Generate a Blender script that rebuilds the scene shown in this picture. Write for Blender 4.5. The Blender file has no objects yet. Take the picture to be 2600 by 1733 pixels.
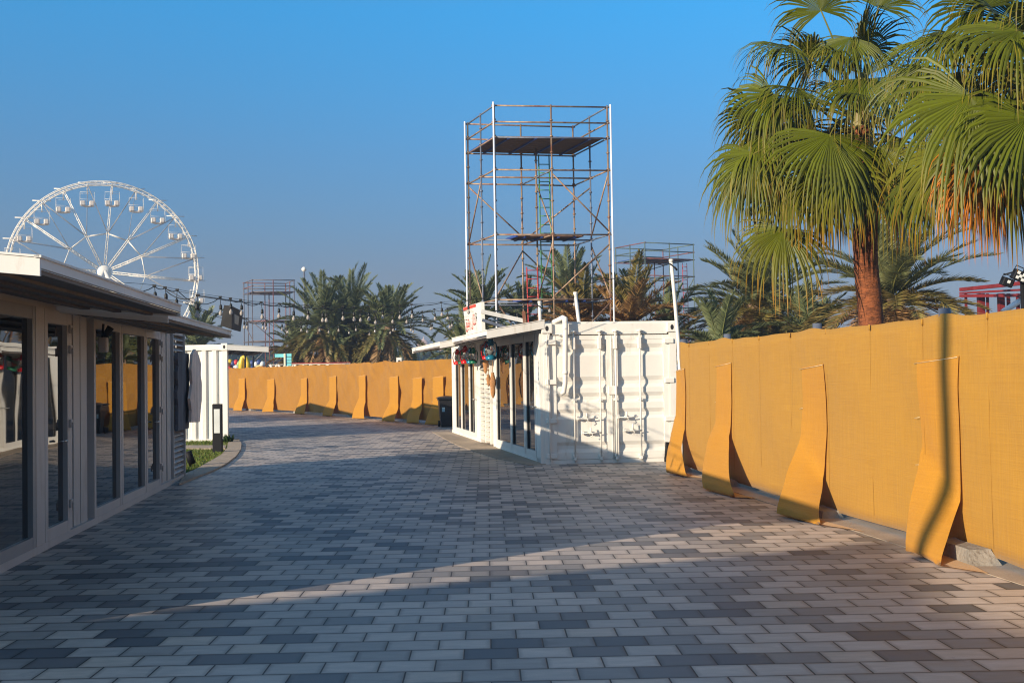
import bpy, bmesh, math, random
from mathutils import Vector, Matrix, noise
R = math.radians
random.seed(7)
SC = bpy.context.scene
COL = SC.collection

# ------------------------------------------------------------ camera
FPX, W0, H0 = 2850.0, 2600.0, 1733.0
CAMH, PITCH, ROLL = 1.69, math.atan((948.0 - 866.5) / FPX), 0.0155
cam_d = bpy.data.cameras.new("camera"); cam = bpy.data.objects.new("camera", cam_d); COL.objects.link(cam)
cam_d.sensor_width = 36.0; cam_d.lens = 36.0 * FPX / W0; cam_d.clip_start = 0.1; cam_d.clip_end = 4000
CM = Matrix.Rotation(math.pi / 2 + PITCH, 4, 'X') @ Matrix.Rotation(-ROLL, 4, 'Z')
cam.matrix_world = Matrix.Translation((0, 0, CAMH)) @ CM
SC.camera = cam

# ------------------------------------------------------------ light
SUN_AZ, SUN_EL = 50.0, 15.7            # light travels forward-right, 50 deg off the view axis
world = bpy.data.worlds.new("World"); SC.world = world; world.use_nodes = True
wn, wl = world.node_tree.nodes, world.node_tree.links
sky = wn.new('ShaderNodeTexSky'); sky.sky_type = 'NISHITA'; sky.sun_disc = False
sky.sun_elevation = R(SUN_EL); sky.sun_rotation = R(180 + SUN_AZ)
sky.air_density = 1.0; sky.dust_density = 0.6; sky.ozone_density = 3.0; sky.altitude = 0
bg = wn['Background']; bg.inputs['Strength'].default_value = 0.15
# the clear, slightly polarised air of the photograph: deeper blue with height, grey blue haze at the horizon
wtc = wn.new('ShaderNodeTexCoord'); wsp = wn.new('ShaderNodeSeparateXYZ'); wl.new(wtc.outputs['Generated'], wsp.inputs[0])
wrp = wn.new('ShaderNodeValToRGB'); we = wrp.color_ramp.elements
we[0].position = 0.0; we[0].color = (.25,.22,.28,1); we[1].position = 1.0; we[1].color = (.95,.92,.85,1)
for p_, c_ in ((.087,(.275,.27,.35,1)),(.19,(.24,.465,.615,1)),(.31,(.155,.73,.96,1)),(.5,(.7,.85,.85,1))):
    x_ = we.new(p_); x_.color = c_
wl.new(wsp.outputs[2], wrp.inputs[0])
wmx = wn.new('ShaderNodeMix'); wmx.data_type = 'RGBA'; wmx.blend_type = 'MULTIPLY'; wmx.inputs[0].default_value = 1.0; wmx.clamp_result = False
wl.new(sky.outputs[0], wmx.inputs[6]); wl.new(wrp.outputs[0], wmx.inputs[7]); wl.new(wmx.outputs[2], bg.inputs['Color'])
sd = bpy.data.lights.new("sun", 'SUN'); sd.energy = 5.0; sd.angle = R(0.5); sd.color = (1.0, 0.84, 0.64)
sun = bpy.data.objects.new("sun", sd); COL.objects.link(sun)
Ldir = Vector((math.sin(R(SUN_AZ)) * math.cos(R(SUN_EL)), math.cos(R(SUN_AZ)) * math.cos(R(SUN_EL)), -math.sin(R(SUN_EL))))
sun.rotation_euler = Ldir.to_track_quat('-Z', 'Y').to_euler()
SC.view_settings.view_transform = 'Standard'; SC.view_settings.look = 'None'
SC.view_settings.exposure = 0.6; SC.view_settings.gamma = 1.0
SC.render.engine = 'CYCLES'
SC.cycles.filter_width = 1.15; SC.cycles.max_bounces = 8; SC.cycles.transparent_max_bounces = 8
SC.cycles.caustics_reflective = False; SC.cycles.caustics_refractive = False

# ------------------------------------------------------------ pixel -> place
def ray(px, py):
    v = Vector(((px - W0 / 2) / FPX, -(py - H0 / 2) / FPX, -1.0))
    return (CM.to_3x3() @ v)
def G(px, py, z=0.0):
    d = ray(px, py); t = (z - CAMH) / d.z
    return Vector((d.x * t, d.y * t, z))
def D(px, py, Y):
    d = ray(px, py); t = Y / d.y
    return Vector((d.x * t, Y, CAMH + d.z * t))

# ------------------------------------------------------------ mesh builder
class MB:
    def __init__(s, M=None):
        s.v = []; s.f = []; s.c = []; s.mi = []; s.M = M; s.col = (1, 1, 1); s.m = 0; s.sm = []; s.smooth = False
    def vert(s, p):
        p = Vector(p)
        if s.M is not None: p = s.M @ p
        s.v.append(p); s.c.append(s.col); return len(s.v) - 1
    def face(s, *ids):
        s.f.append(ids); s.mi.append(s.m); s.sm.append(s.smooth)
    def box(s, x0, x1, y0, y1, z0, z1, bev=0.0):
        if bev <= 0:
            i = [s.vert(p) for p in ((x0,y0,z0),(x1,y0,z0),(x1,y1,z0),(x0,y1,z0),(x0,y0,z1),(x1,y0,z1),(x1,y1,z1),(x0,y1,z1))]
            for q in ((3,2,1,0),(4,5,6,7),(0,1,5,4),(1,2,6,5),(2,3,7,6),(3,0,4,7)): s.face(*[i[k] for k in q])
        else:
            bm = bmesh.new(); bmesh.ops.create_cube(bm, size=1.0)
            for v in bm.verts:
                v.co = Vector(((x0+x1)/2 + v.co.x*(x1-x0), (y0+y1)/2 + v.co.y*(y1-y0), (z0+z1)/2 + v.co.z*(z1-z0)))
            bmesh.ops.bevel(bm, geom=bm.edges[:], offset=bev, segments=1, affect='EDGES')
            s.add_bm(bm)
    def add_bm(s, bm):
        b = len(s.v); bm.verts.index_update()
        for v in bm.verts: s.vert(v.co)
        for f in bm.faces: s.face(*[b + v.index for v in f.verts])
        bm.free()
    def tube(s, p0, p1, r0, r1=None, n=8, cap=True):
        s.path([p0, p1], [r0, r0 if r1 is None else r1], n, cap)
    def path(s, pts, rs, n=8, cap=True, smooth=True):
        pts = [Vector(p) for p in pts]
        if not hasattr(rs, '__len__'): rs = [rs] * len(pts)
        rings = []; prev = None
        for i, p in enumerate(pts):
            if i == 0: t = pts[1] - pts[0]
            elif i == len(pts) - 1: t = pts[-1] - pts[-2]
            else: t = (pts[i+1] - pts[i-1])
            if t.length < 1e-9: t = Vector((0,0,1))
            t.normalize()
            if prev is None:
                a = Vector((0,0,1)) if abs(t.z) < 0.9 else Vector((1,0,0))
                u = t.cross(a).normalized()
            else:
                u = (prev - t * prev.dot(t)); u = u.normalized() if u.length > 1e-6 else t.orthogonal().normalized()
            prev = u; w = t.cross(u)
            rings.append([s.vert(p + (u * math.cos(2*math.pi*k/n) + w * math.sin(2*math.pi*k/n)) * rs[i]) for k in range(n)])
        o = s.smooth; s.smooth = smooth
        for a, b in zip(rings, rings[1:]):
            for k in range(n): s.face(a[k], a[(k+1) % n], b[(k+1) % n], b[k])
        s.smooth = o
        if cap: s.face(*rings[0][::-1]); s.face(*rings[-1])
    def lathe(s, c, prof, n=16, ax=None):
        c = Vector(c); rings = []
        q = Matrix.Identity(3) if ax is None else Vector((0,0,1)).rotation_difference(Vector(ax).normalized()).to_matrix()
        for r, z in prof:
            rings.append([s.vert(c + q @ Vector((r*math.cos(2*math.pi*k/n), r*math.sin(2*math.pi*k/n), z))) for k in range(n)])
        o = s.smooth; s.smooth = True
        for a, b in zip(rings, rings[1:]):
            for k in range(n): s.face(a[k], a[(k+1) % n], b[(k+1) % n], b[k])
        s.smooth = o
        s.face(*rings[0][::-1]); s.face(*rings[-1])
    def grid(s, pts, two=0.0):
        ids = [[s.vert(p) for p in row] for row in pts]
        o = s.smooth; s.smooth = True
        for i in range(len(ids)-1):
            for j in range(len(ids[0])-1):
                s.face(ids[i][j], ids[i][j+1], ids[i+1][j+1], ids[i+1][j])
        s.smooth = o
    def prism(s, poly, z0, z1):
        a = [s.vert((p[0], p[1], z0)) for p in poly]; b = [s.vert((p[0], p[1], z1)) for p in poly]
        n = len(poly)
        s.face(*a[::-1]); s.face(*b)
        for k in range(n): s.face(a[k], a[(k+1) % n], b[(k+1) % n], b[k])
    def beam(s, p0, p1, w, h):
        p0, p1 = Vector(p0), Vector(p1); t = (p1 - p0).normalized()
        up = Vector((0,0,1)) if abs(t.z) < .95 else Vector((0,1,0))
        u = t.cross(up).normalized(); v = u.cross(t)
        i = []
        for p in (p0, p1):
            for a, b in ((-1,-1),(1,-1),(1,1),(-1,1)): i.append(s.vert(p + u*a*w/2 + v*b*h/2))
        for q in ((3,2,1,0),(4,5,6,7),(0,1,5,4),(1,2,6,5),(2,3,7,6),(3,0,4,7)): s.face(*[i[k] for k in q])

def build(mb, name, mats, root=None, solid=0.0, bev=0.0):
    me = bpy.data.meshes.new(name)
    off = Vector(root['_o']) if root is not None and '_o' in root.keys() else Vector((0,0,0))
    me.from_pydata([tuple(v - off) for v in mb.v], [], mb.f)
    mats = mats if isinstance(mats, (list, tuple)) else [mats]
    for m in mats: me.materials.append(m)
    me.polygons.foreach_set('material_index', mb.mi)
    me.polygons.foreach_set('use_smooth', mb.sm)
    ca = me.color_attributes.new('tint', 'FLOAT_COLOR', 'POINT')
    ca.data.foreach_set('color', [x for c in mb.c for x in (c[0], c[1], c[2], 1.0)])
    me.update()
    o = bpy.data.objects.new(name, me); COL.objects.link(o)
    if root is not None: o.parent = root
    if solid:
        md = o.modifiers.new('solid', 'SOLIDIFY'); md.thickness = solid; md.offset = 0
    if bev:
        md = o.modifiers.new('bev', 'BEVEL'); md.width = bev; md.segments = 2; md.limit_method = 'ANGLE'
    return o
def tag(o, label, cat, group=None, kind=None):
    if label: o['label'] = label
    if cat: o['category'] = cat
    if group: o['group'] = group
    if kind: o['kind'] = kind
    return o
def thing(name, loc, label, cat, group=None):
    o = bpy.data.objects.new(name, None); COL.objects.link(o)
    o.location = loc; o['_o'] = tuple(loc); o.empty_display_size = .2
    return tag(o, label, cat, group)
def sub(mb, name, mat, parent):      # sub-part: parent mesh sits at the thing's origin
    root = parent.parent
    me = build(mb, name, mat, root); me.parent = parent
    return me
def clone(root, loc, label=None, rotz=None, group=None):
    r = root.copy(); COL.objects.link(r); r.location = loc
    if rotz is not None: r.rotation_euler = (0, 0, rotz)
    if label: r['label'] = label
    if group: r['group'] = group
    for ch in root.children:
        c = ch.copy(); COL.objects.link(c); c.parent = r
        for g in ch.children:
            d = g.copy(); COL.objects.link(d); d.parent = c
    return r

# ------------------------------------------------------------ materials
def mat(name, rgb, rough=.6, metal=0.0, var=.10, vs=2.0, bump=0.0, bs=30.0, tint=False, spec=.5, dirt=None, stretch=(1,1,1), trans=0.0, ior=None):
    m = bpy.data.materials.new(name); m.use_nodes = True
    N, L = m.node_tree.nodes, m.node_tree.links; b = N['Principled BSDF']
    b.inputs['Roughness'].default_value = rough; b.inputs['Metallic'].default_value = metal
    b.inputs['Specular IOR Level'].default_value = spec
    if ior: b.inputs['IOR'].default_value = ior
    if trans: b.inputs['Transmission Weight'].default_value = trans
    tc = N.new('ShaderNodeTexCoord'); mp = N.new('ShaderNodeMapping'); mp.inputs['Scale'].default_value = stretch
    L.new(tc.outputs['Object'], mp.inputs[0])
    ns = N.new('ShaderNodeTexNoise'); ns.inputs['Scale'].default_value = vs; ns.inputs['Detail'].default_value = 6
    L.new(mp.outputs[0], ns.inputs['Vector'])
    mr = N.new('ShaderNodeMapRange'); mr.inputs[1].default_value = .3; mr.inputs[2].default_value = .7
    L.new(ns.outputs[0], mr.inputs[0])
    mx = N.new('ShaderNodeMix'); mx.data_type = 'RGBA'
    mx.inputs[6].default_value = tuple(min(1, c*(1-var)) for c in rgb) + (1,); mx.inputs[7].default_value = tuple(min(1, c*(1+var)) for c in rgb) + (1,)
    L.new(mr.outputs[0], mx.inputs[0]); out = mx.outputs[2]
    if dirt:
        n2 = N.new('ShaderNodeTexNoise'); n2.inputs['Scale'].default_value = dirt[2]; n2.inputs['Detail'].default_value = 8; n2.inputs['Roughness'].default_value = .7
        L.new(mp.outputs[0], n2.inputs['Vector'])
        r2 = N.new('ShaderNodeMapRange'); r2.inputs[1].default_value = dirt[1]; r2.inputs[2].default_value = dirt[1] + .12; r2.inputs[4].default_value = dirt[3]
        L.new(n2.outputs[0], r2.inputs[0])
        m2 = N.new('ShaderNodeMix'); m2.data_type = 'RGBA'; L.new(r2.outputs[0], m2.inputs[0]); L.new(out, m2.inputs[6]); m2.inputs[7].default_value = tuple(dirt[0]) + (1,)
        out = m2.outputs[2]
    if tint:
        at = N.new('ShaderNodeAttribute'); at.attribute_name = 'tint'
        m3 = N.new('ShaderNodeMix'); m3.data_type = 'RGBA'; m3.blend_type = 'MULTIPLY'; m3.inputs[0].default_value = 1
        L.new(out, m3.inputs[6]); L.new(at.outputs['Color'], m3.inputs[7]); out = m3.outputs[2]
    L.new(out, b.inputs['Base Color'])
    if bump:
        nb = N.new('ShaderNodeTexNoise'); nb.inputs['Scale'].default_value = bs; nb.inputs['Detail'].default_value = 5
        L.new(mp.outputs[0], nb.inputs['Vector'])
        bn = N.new('ShaderNodeBump'); bn.inputs['Strength'].default_value = bump; bn.inputs['Distance'].default_value = .02
        L.new(nb.outputs[0], bn.inputs['Height']); L.new(bn.outputs[0], b.inputs['Normal'])
    return m

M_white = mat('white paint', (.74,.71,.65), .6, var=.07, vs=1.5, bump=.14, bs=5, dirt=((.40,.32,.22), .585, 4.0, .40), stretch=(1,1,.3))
M_whiteL = mat('white paint shaded dirty', (.48,.45,.42), .45, var=.08, vs=1.5, bump=.10, bs=6, dirt=((.34,.28,.22), .56, 3.0, .45), stretch=(1,1,.3))  # base darkened to carry the left shop's shade; brown patches are dirt
M_frame = mat('white aluminium', (.68,.65,.60), .5, var=.04, vs=3)
M_frameG = mat('grey aluminium', (.30,.29,.28), .4, var=.06, vs=3)
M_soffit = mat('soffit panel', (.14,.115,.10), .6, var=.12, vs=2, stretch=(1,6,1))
M_roofg = mat('roof sheet grey', (.42,.40,.39), .5, var=.1, vs=2)
M_dark = mat('dark opening', (.012,.012,.013), .7)
M_black = mat('black plastic', (.018,.018,.02), .38, var=.2, vs=8, bump=.08, bs=60)
M_blackm = mat('black painted metal', (.010,.010,.012), .65, var=.1, spec=.2)
M_dullred = mat('weathered red tube', (.20,.075,.07), .6, .2, var=.4, vs=2)
M_dullgreen = mat('weathered green tube', (.10,.14,.13), .6, .2, var=.4, vs=2)
M_dullgrey = mat('weathered grey tube', (.13,.11,.12), .6, .2, var=.35, vs=2)
M_diff = mat('white diffuser', (.62,.64,.62), .3)
M_chrome = mat('worn steel', (.55,.53,.5), .3, .9, var=.2, vs=20)
M_conc = mat('concrete', (.26,.23,.19), .9, var=.25, vs=6, bump=.7, bs=25, dirt=((.12,.10,.08), .55, 30.0, .8))
M_red = mat('red lacquer', (.50,.012,.015), .25, var=.1)
M_green = mat('green lacquer', (.01,.13,.07), .25, var=.1)
M_teal = mat('blue lacquer', (.02,.20,.32), .22, .3, var=.1)
M_clear = mat('lamp glass', (.80,.80,.78), .05, trans=.8, var=0)
M_bulb = mat('bulb glass', (.62,.55,.48), .08, trans=.45, var=.05, ior=1.3)
M_wicker = mat('woven straw', (.40,.19,.07), .8, var=.4, vs=40, bump=.8, bs=80)
M_cable = mat('black cable', (.012,.012,.012), .6)
M_rust = mat('scaffold tube', (.30,.20,.13), .55, .35, var=.35, vs=5, dirt=((.20,.07,.035), .50, 4.0, .9), stretch=(1,1,.6))
M_galv = mat('scaffold tube blue grey', (.15,.17,.22), .5, .3, var=.3, vs=5, dirt=((.17,.08,.05), .60, 4.0, .7))
M_deck = mat('scaffold planks', (.16,.085,.055), .8, var=.35, vs=3, bump=.3, bs=30, stretch=(1,8,1))
M_bluep = mat('blue paint', (.02,.05,.22), .5)
M_greenp = mat('green paint', (.05,.20,.06), .5, var=.3, vs=6)
M_redp = mat('red paint', (.42,.035,.03), .5, var=.3, vs=6)
M_steelred = mat('oxide red steel', (.17,.014,.014), .5, var=.3, vs=2)
M_led = mat('white tube casing', (.85,.84,.86), .3, var=.02)
M_grey_slab = mat('grey driftwood', (.10,.10,.11), .85, var=.4, vs=8, bump=.6, bs=30, stretch=(1,1,.15))
M_pinkslab = mat('pale peeling board', (.85,.62,.50), .8, var=.25, vs=4, bump=.5, bs=30, dirt=((.22,.17,.07), .56, 6.0, .8), stretch=(1,1,.2))
M_signgrey = mat('sign face grey', (.30,.28,.22), .5, var=.15, vs=4)
M_signred = mat('sign red', (.75,.06,.025), .5, var=.05)
M_signcream = mat('sign face cream', (.78,.76,.68), .5, var=.04)
M_kerb = mat('kerb stone', (.36,.28,.205), .8, var=.15, vs=3, bump=.3, bs=60)
M_turq = mat('turquoise boards', (.18,.62,.66), .6, var=.1)
M_cream = mat('cream boards', (.72,.68,.5), .6)

def m_glass():
    m = bpy.data.materials.new('dark window glass'); m.use_nodes = True
    N, L = m.node_tree.nodes, m.node_tree.links; b = N['Principled BSDF']
    b.inputs['Base Color'].default_value = (.006,.006,.007,1); b.inputs['Roughness'].default_value = .015
    b.inputs['IOR'].default_value = 1.9; b.inputs['Specular IOR Level'].default_value = .6
    tc = N.new('ShaderNodeTexCoord'); ns = N.new('ShaderNodeTexNoise'); ns.inputs['Scale'].default_value = 1.3; ns.inputs['Detail'].default_value = 1
    bn = N.new('ShaderNodeBump'); bn.inputs['Strength'].default_value = .12; bn.inputs['Distance'].default_value = .02
    L.new(tc.outputs['Object'], ns.inputs['Vector']); L.new(ns.outputs[0], bn.inputs['Height']); L.new(bn.outputs[0], b.inputs['Normal'])
    return m
M_glass = m_glass()

def m_cloth(name, rgb, dark):
    m = bpy.data.materials.new(name); m.use_nodes = True
    N, L = m.node_tree.nodes, m.node_tree.links; b = N['Principled BSDF']
    b.inputs['Roughness'].default_value = .75; b.inputs['Specular IOR Level'].default_value = .25
    try: b.inputs['Sheen Weight'].default_value = .15
    except Exception: pass
    tc = N.new('ShaderNodeTexCoord')
    def noi(sc, st, det=4):
        mp = N.new('ShaderNodeMapping'); mp.inputs['Scale'].default_value = st; L.new(tc.outputs['Object'], mp.inputs[0])
        n = N.new('ShaderNodeTexNoise'); n.inputs['Scale'].default_value = sc; n.inputs['Detail'].default_value = det
        L.new(mp.outputs[0], n.inputs['Vector']); return n.outputs[0]
    a = noi(1.0, (1,1,1)); h = noi(14, (.15,.15,9), 3); v = noi(14, (6,6,.1), 2)
    ad = N.new('ShaderNodeMath'); ad.operation = 'ADD'; L.new(h, ad.inputs[0]); L.new(v, ad.inputs[1])
    ml = N.new('ShaderNodeMath'); ml.operation = 'MULTIPLY_ADD'; ml.inputs[1].default_value = .35; L.new(a, ml.inputs[0]); L.new(ad.outputs[0], ml.inputs[2])
    mr = N.new('ShaderNodeMapRange'); mr.inputs[1].default_value = .8; mr.inputs[2].default_value = 1.55; L.new(ml.outputs[0], mr.inputs[0])
    mx = N.new('ShaderNodeMix'); mx.data_type = 'RGBA'; mx.inputs[6].default_value = dark + (1,); mx.inputs[7].default_value = rgb + (1,)
    L.new(mr.outputs[0], mx.inputs[0]); L.new(mx.outputs[2], b.inputs['Base Color'])
    bn = N.new('ShaderNodeBump'); bn.inputs['Strength'].default_value = .35; bn.inputs['Distance'].default_value = .01
    L.new(ad.outputs[0], bn.inputs['Height'])
    c2 = noi(1.7, (1,1,.5), 3); b2 = N.new('ShaderNodeBump'); b2.inputs['Strength'].default_value = .25; b2.inputs['Distance'].default_value = .06
    L.new(c2, b2.inputs['Height']); L.new(bn.outputs[0], b2.inputs['Normal']); L.new(b2.outputs[0], b.inputs['Normal'])
    tr = N.new('ShaderNodeBsdfTranslucent'); tr.inputs['Color'].default_value = (rgb[0], rgb[1]*.8, rgb[2]*.5, 1)
    ms = N.new('ShaderNodeMixShader'); ms.inputs[0].default_value = .15
    L.new(b.outputs[0], ms.inputs[1]); L.new(tr.outputs[0], ms.inputs[2]); L.new(ms.outputs[0], N['Material Output'].inputs['Surface'])
    return m
M_cloth = m_cloth('ochre shade cloth', (.475,.245,.030), (.385,.19,.022))
M_clothf = m_cloth('doubled shade cloth', (.54,.25,.022), (.45,.20,.015))
M_clothfar = m_cloth('orange shade cloth', (.43,.20,.026), (.31,.135,.016))

def m_leaf(name, rgb, rough=.45, trans=.25, spec=.35):
    m = bpy.data.materials.new(name); m.use_nodes = True
    N, L = m.node_tree.nodes, m.node_tree.links; b = N['Principled BSDF']
    b.inputs['Roughness'].default_value = rough; b.inputs['Specular IOR Level'].default_value = spec
    at = N.new('ShaderNodeAttribute'); at.attribute_name = 'tint'
    mx = N.new('ShaderNodeMix'); mx.data_type = 'RGBA'; mx.blend_type = 'MULTIPLY'; mx.inputs[0].default_value = 1
    mx.inputs[6].default_value = rgb + (1,); L.new(at.outputs['Color'], mx.inputs[7])
    L.new(mx.outputs[2], b.inputs['Base Color'])
    tr = N.new('ShaderNodeBsdfTranslucent'); L.new(mx.outputs[2], tr.inputs['Color'])
    ms = N.new('ShaderNodeMixShader'); ms.inputs[0].default_value = trans
    L.new(b.outputs[0], ms.inputs[1]); L.new(tr.outputs[0], ms.inputs[2]); L.new(ms.outputs[0], N['Material Output'].inputs['Surface'])
    return m
M_fan = m_leaf('fan palm leaf', (1.02,.88,.42), .5, .10, .25)
M_date = m_leaf('date palm leaf', (1,1,1), .5, .15)
M_trunkf = mat('fan palm trunk fibre', (.20,.060,.018), .9, var=.5, vs=9, bump=1.0, bs=24, stretch=(1,1,3), dirt=((.07,.02,.008), .55, 14.0, .8))
M_trunkd = mat('date palm trunk', (.20,.13,.08), .9, var=.45, vs=9, bump=1.0, bs=12, stretch=(1,1,2))

def m_paving():
    m = bpy.data.materials.new('block paving'); m.use_nodes = True
    N, L = m.node_tree.nodes, m.node_tree.links; b = N['Principled BSDF']
    def math_(op, a, c=None, d=None):
        n = N.new('ShaderNodeMath'); n.operation = op
        for i, x in enumerate((a, c, d)):
            if x is None: continue
            if isinstance(x, (int, float)): n.inputs[i].default_value = x
            else: L.new(x, n.inputs[i])
        return n.outputs[0]
    BW, BH = .326, .249
    tc = N.new('ShaderNodeTexCoord'); mp = N.new('ShaderNodeMapping'); mp.inputs['Rotation'].default_value = (0, 0, R(-1.3))
    L.new(tc.outputs['Object'], mp.inputs[0]); sp = N.new('ShaderNodeSeparateXYZ'); L.new(mp.outputs[0], sp.inputs[0])
    v = math_('DIVIDE', sp.outputs[1], BH); row = math_('FLOOR', v); fv = math_('SUBTRACT', v, row)
    par = math_('FLOORED_MODULO', row, 2.0)
    u = math_('MULTIPLY_ADD', par, .5, math_('DIVIDE', sp.outputs[0], BW)); colm = math_('FLOOR', u); fu = math_('SUBTRACT', u, colm)
    cb = N.new('ShaderNodeCombineXYZ'); L.new(colm, cb.inputs[0]); L.new(row, cb.inputs[1])
    wnz = N.new('ShaderNodeTexWhiteNoise'); wnz.noise_dimensions = '3D'; L.new(cb.outputs[0], wnz.inputs[0])
    rp = N.new('ShaderNodeValToRGB'); rp.color_ramp.interpolation = 'CONSTANT'
    e = rp.color_ramp.elements; e[0].position = 0; e[0].color = (.53,.44,.37,1); e[1].position = .22; e[1].color = (.46,.39,.335,1)
    for p, c in ((.42,(.36,.31,.27,1)),(.60,(.52,.42,.34,1)),(.72,(.26,.235,.215,1)),(.86,(.17,.155,.15,1)),(.93,(.12,.12,.125,1))):
        x = e.new(p); x.color = c
    L.new(wnz.outputs[0], rp.inputs[0])
    # streaky stone grain, different on every block
    off = N.new('ShaderNodeVectorMath'); off.operation = 'MULTIPLY_ADD'
    L.new(wnz.outputs[1], off.inputs[0]); off.inputs[1].default_value = (7,7,7); L.new(mp.outputs[0], off.inputs[2])
    m2 = N.new('ShaderNodeMapping'); m2.inputs['Scale'].default_value = (5,16,1); L.new(off.outputs[0], m2.inputs[0])
    n1 = N.new('ShaderNodeTexNoise'); n1.inputs['Scale'].default_value = 1; n1.inputs['Detail'].default_value = 6; n1.inputs['Roughness'].default_value = .6; L.new(m2.outputs[0], n1.inputs['Vector'])
    g = math_('MULTIPLY_ADD', n1.outputs[0], .7, .65)
    nL = N.new('ShaderNodeTexNoise'); nL.inputs['Scale'].default_value = .45; nL.inputs['Detail'].default_value = 4; L.new(tc.outputs['Object'], nL.inputs['Vector'])
    g = math_('MULTIPLY', g, math_('MULTIPLY_ADD', nL.outputs[0], .5, .75))
    nS = N.new('ShaderNodeTexNoise'); nS.inputs['Scale'].default_value = 140; L.new(tc.outputs['Object'], nS.inputs['Vector'])
    g = math_('MULTIPLY', g, math_('MULTIPLY_ADD', nS.outputs[0], .3, .85))
    du = math_('MULTIPLY', math_('MINIMUM', fu, math_('SUBTRACT', 1.0, fu)), BW)
    dv = math_('MULTIPLY', math_('MINIMUM', fv, math_('SUBTRACT', 1.0, fv)), BH)
    dd = math_('MINIMUM', du, dv)
    nj = N.new('ShaderNodeTexNoise'); nj.inputs['Scale'].default_value = 12; L.new(tc.outputs['Object'], nj.inputs['Vector'])
    ed = N.new('ShaderNodeMapRange'); ed.inputs[1].default_value = .0; ed.inputs[2].default_value = .038; ed.inputs[3].default_value = .62; ed.inputs[4].default_value = 1
    L.new(math_('MULTIPLY_ADD', nj.outputs[0], .02, math_('SUBTRACT', dd, .01)), ed.inputs[0])
    jt = N.new('ShaderNodeMapRange'); jt.interpolation_type = 'SMOOTHSTEP'; jt.inputs[1].default_value = .0028; jt.inputs[2].default_value = .0060
    L.new(dd, jt.inputs[0])
    g = math_('MULTIPLY', g, ed.outputs[0])
    mg = N.new('ShaderNodeMix'); mg.data_type = 'RGBA'; mg.blend_type = 'MULTIPLY'; mg.inputs[0].default_value = 1
    L.new(rp.outputs[0], mg.inputs[6]); cg = N.new('ShaderNodeCombineColor'); [L.new(g, cg.inputs[i]) for i in range(3)]; L.new(cg.outputs[0], mg.inputs[7])
    mj = N.new('ShaderNodeMix'); mj.data_type = 'RGBA'; L.new(jt.outputs[0], mj.inputs[0]); mj.inputs[6].default_value = (.03,.024,.02,1); L.new(mg.outputs[2], mj.inputs[7])
    L.new(mj.outputs[2], b.inputs['Base Color'])
    # sand in the joints and old stains
    nQ = N.new('ShaderNodeTexNoise'); nQ.inputs['Scale'].default_value = 1.1; nQ.inputs['Detail'].default_value = 9; nQ.inputs['Roughness'].default_value = .72; L.new(tc.outputs['Object'], nQ.inputs['Vector'])
    sr = N.new('ShaderNodeMapRange'); sr.inputs[1].default_value = .60; sr.inputs[2].default_value = .72; sr.inputs[4].default_value = .45; L.new(nQ.outputs[0], sr.inputs[0])
    mq = N.new('ShaderNodeMix'); mq.data_type = 'RGBA'; L.new(sr.outputs[0], mq.inputs[0]); L.new(mj.outputs[2], mq.inputs[6]); mq.inputs[7].default_value = (.10,.085,.075,1)
    sr2 = N.new('ShaderNodeMapRange'); sr2.inputs[1].default_value = .40; sr2.inputs[2].default_value = .28; sr2.inputs[4].default_value = .35; L.new(nQ.outputs[0], sr2.inputs[0])
    mq2 = N.new('ShaderNodeMix'); mq2.data_type = 'RGBA'; L.new(sr2.outputs[0], mq2.inputs[0]); L.new(mq.outputs[2], mq2.inputs[6]); mq2.inputs[7].default_value = (.42,.34,.25,1)
    L.new(mq2.outputs[2], b.inputs['Base Color'])
    rr = math_('MULTIPLY_ADD', n1.outputs[0], .3, .36); L.new(rr, b.inputs['Roughness']); b.inputs['Specular IOR Level'].default_value = .3
    hh = math_('ADD', math_('MULTIPLY', jt.outputs[0], 1.0), math_('MULTIPLY', n1.outputs[0], .10))
    hh = math_('ADD', hh, math_('MULTIPLY', wnz.outputs[0], .25))
    bn = N.new('ShaderNodeBump'); bn.inputs['Strength'].default_value = .6; bn.inputs['Distance'].default_value = .006; L.new(hh, bn.inputs['Height']); L.new(bn.outputs[0], b.inputs['Normal'])
    return m
M_pave = m_paving()
M_sand = mat('sandy ground', (.30,.24,.17), .95, var=.25, vs=.3, bump=.4, bs=8)
M_soil = mat('lawn soil', (.07,.085,.022), .95, var=.4, vs=5, bump=.6, bs=40)
M_grass = m_leaf('grass blade', (1,1,1), .6, .3)

# ------------------------------------------------------------ ground
g = MB(); n = 24
for j in range(n+1):
    pass
g.box(-1500, 1500, -400, 2600, -.5, -.05)
tag(build(g, 'ground', M_sand), None, None, kind='structure')
g = MB(); g.box(-24, 7.2, -30, 66, -.04, 0.0)
tag(build(g, 'pavement', M_pave), None, None, kind='structure')

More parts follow.
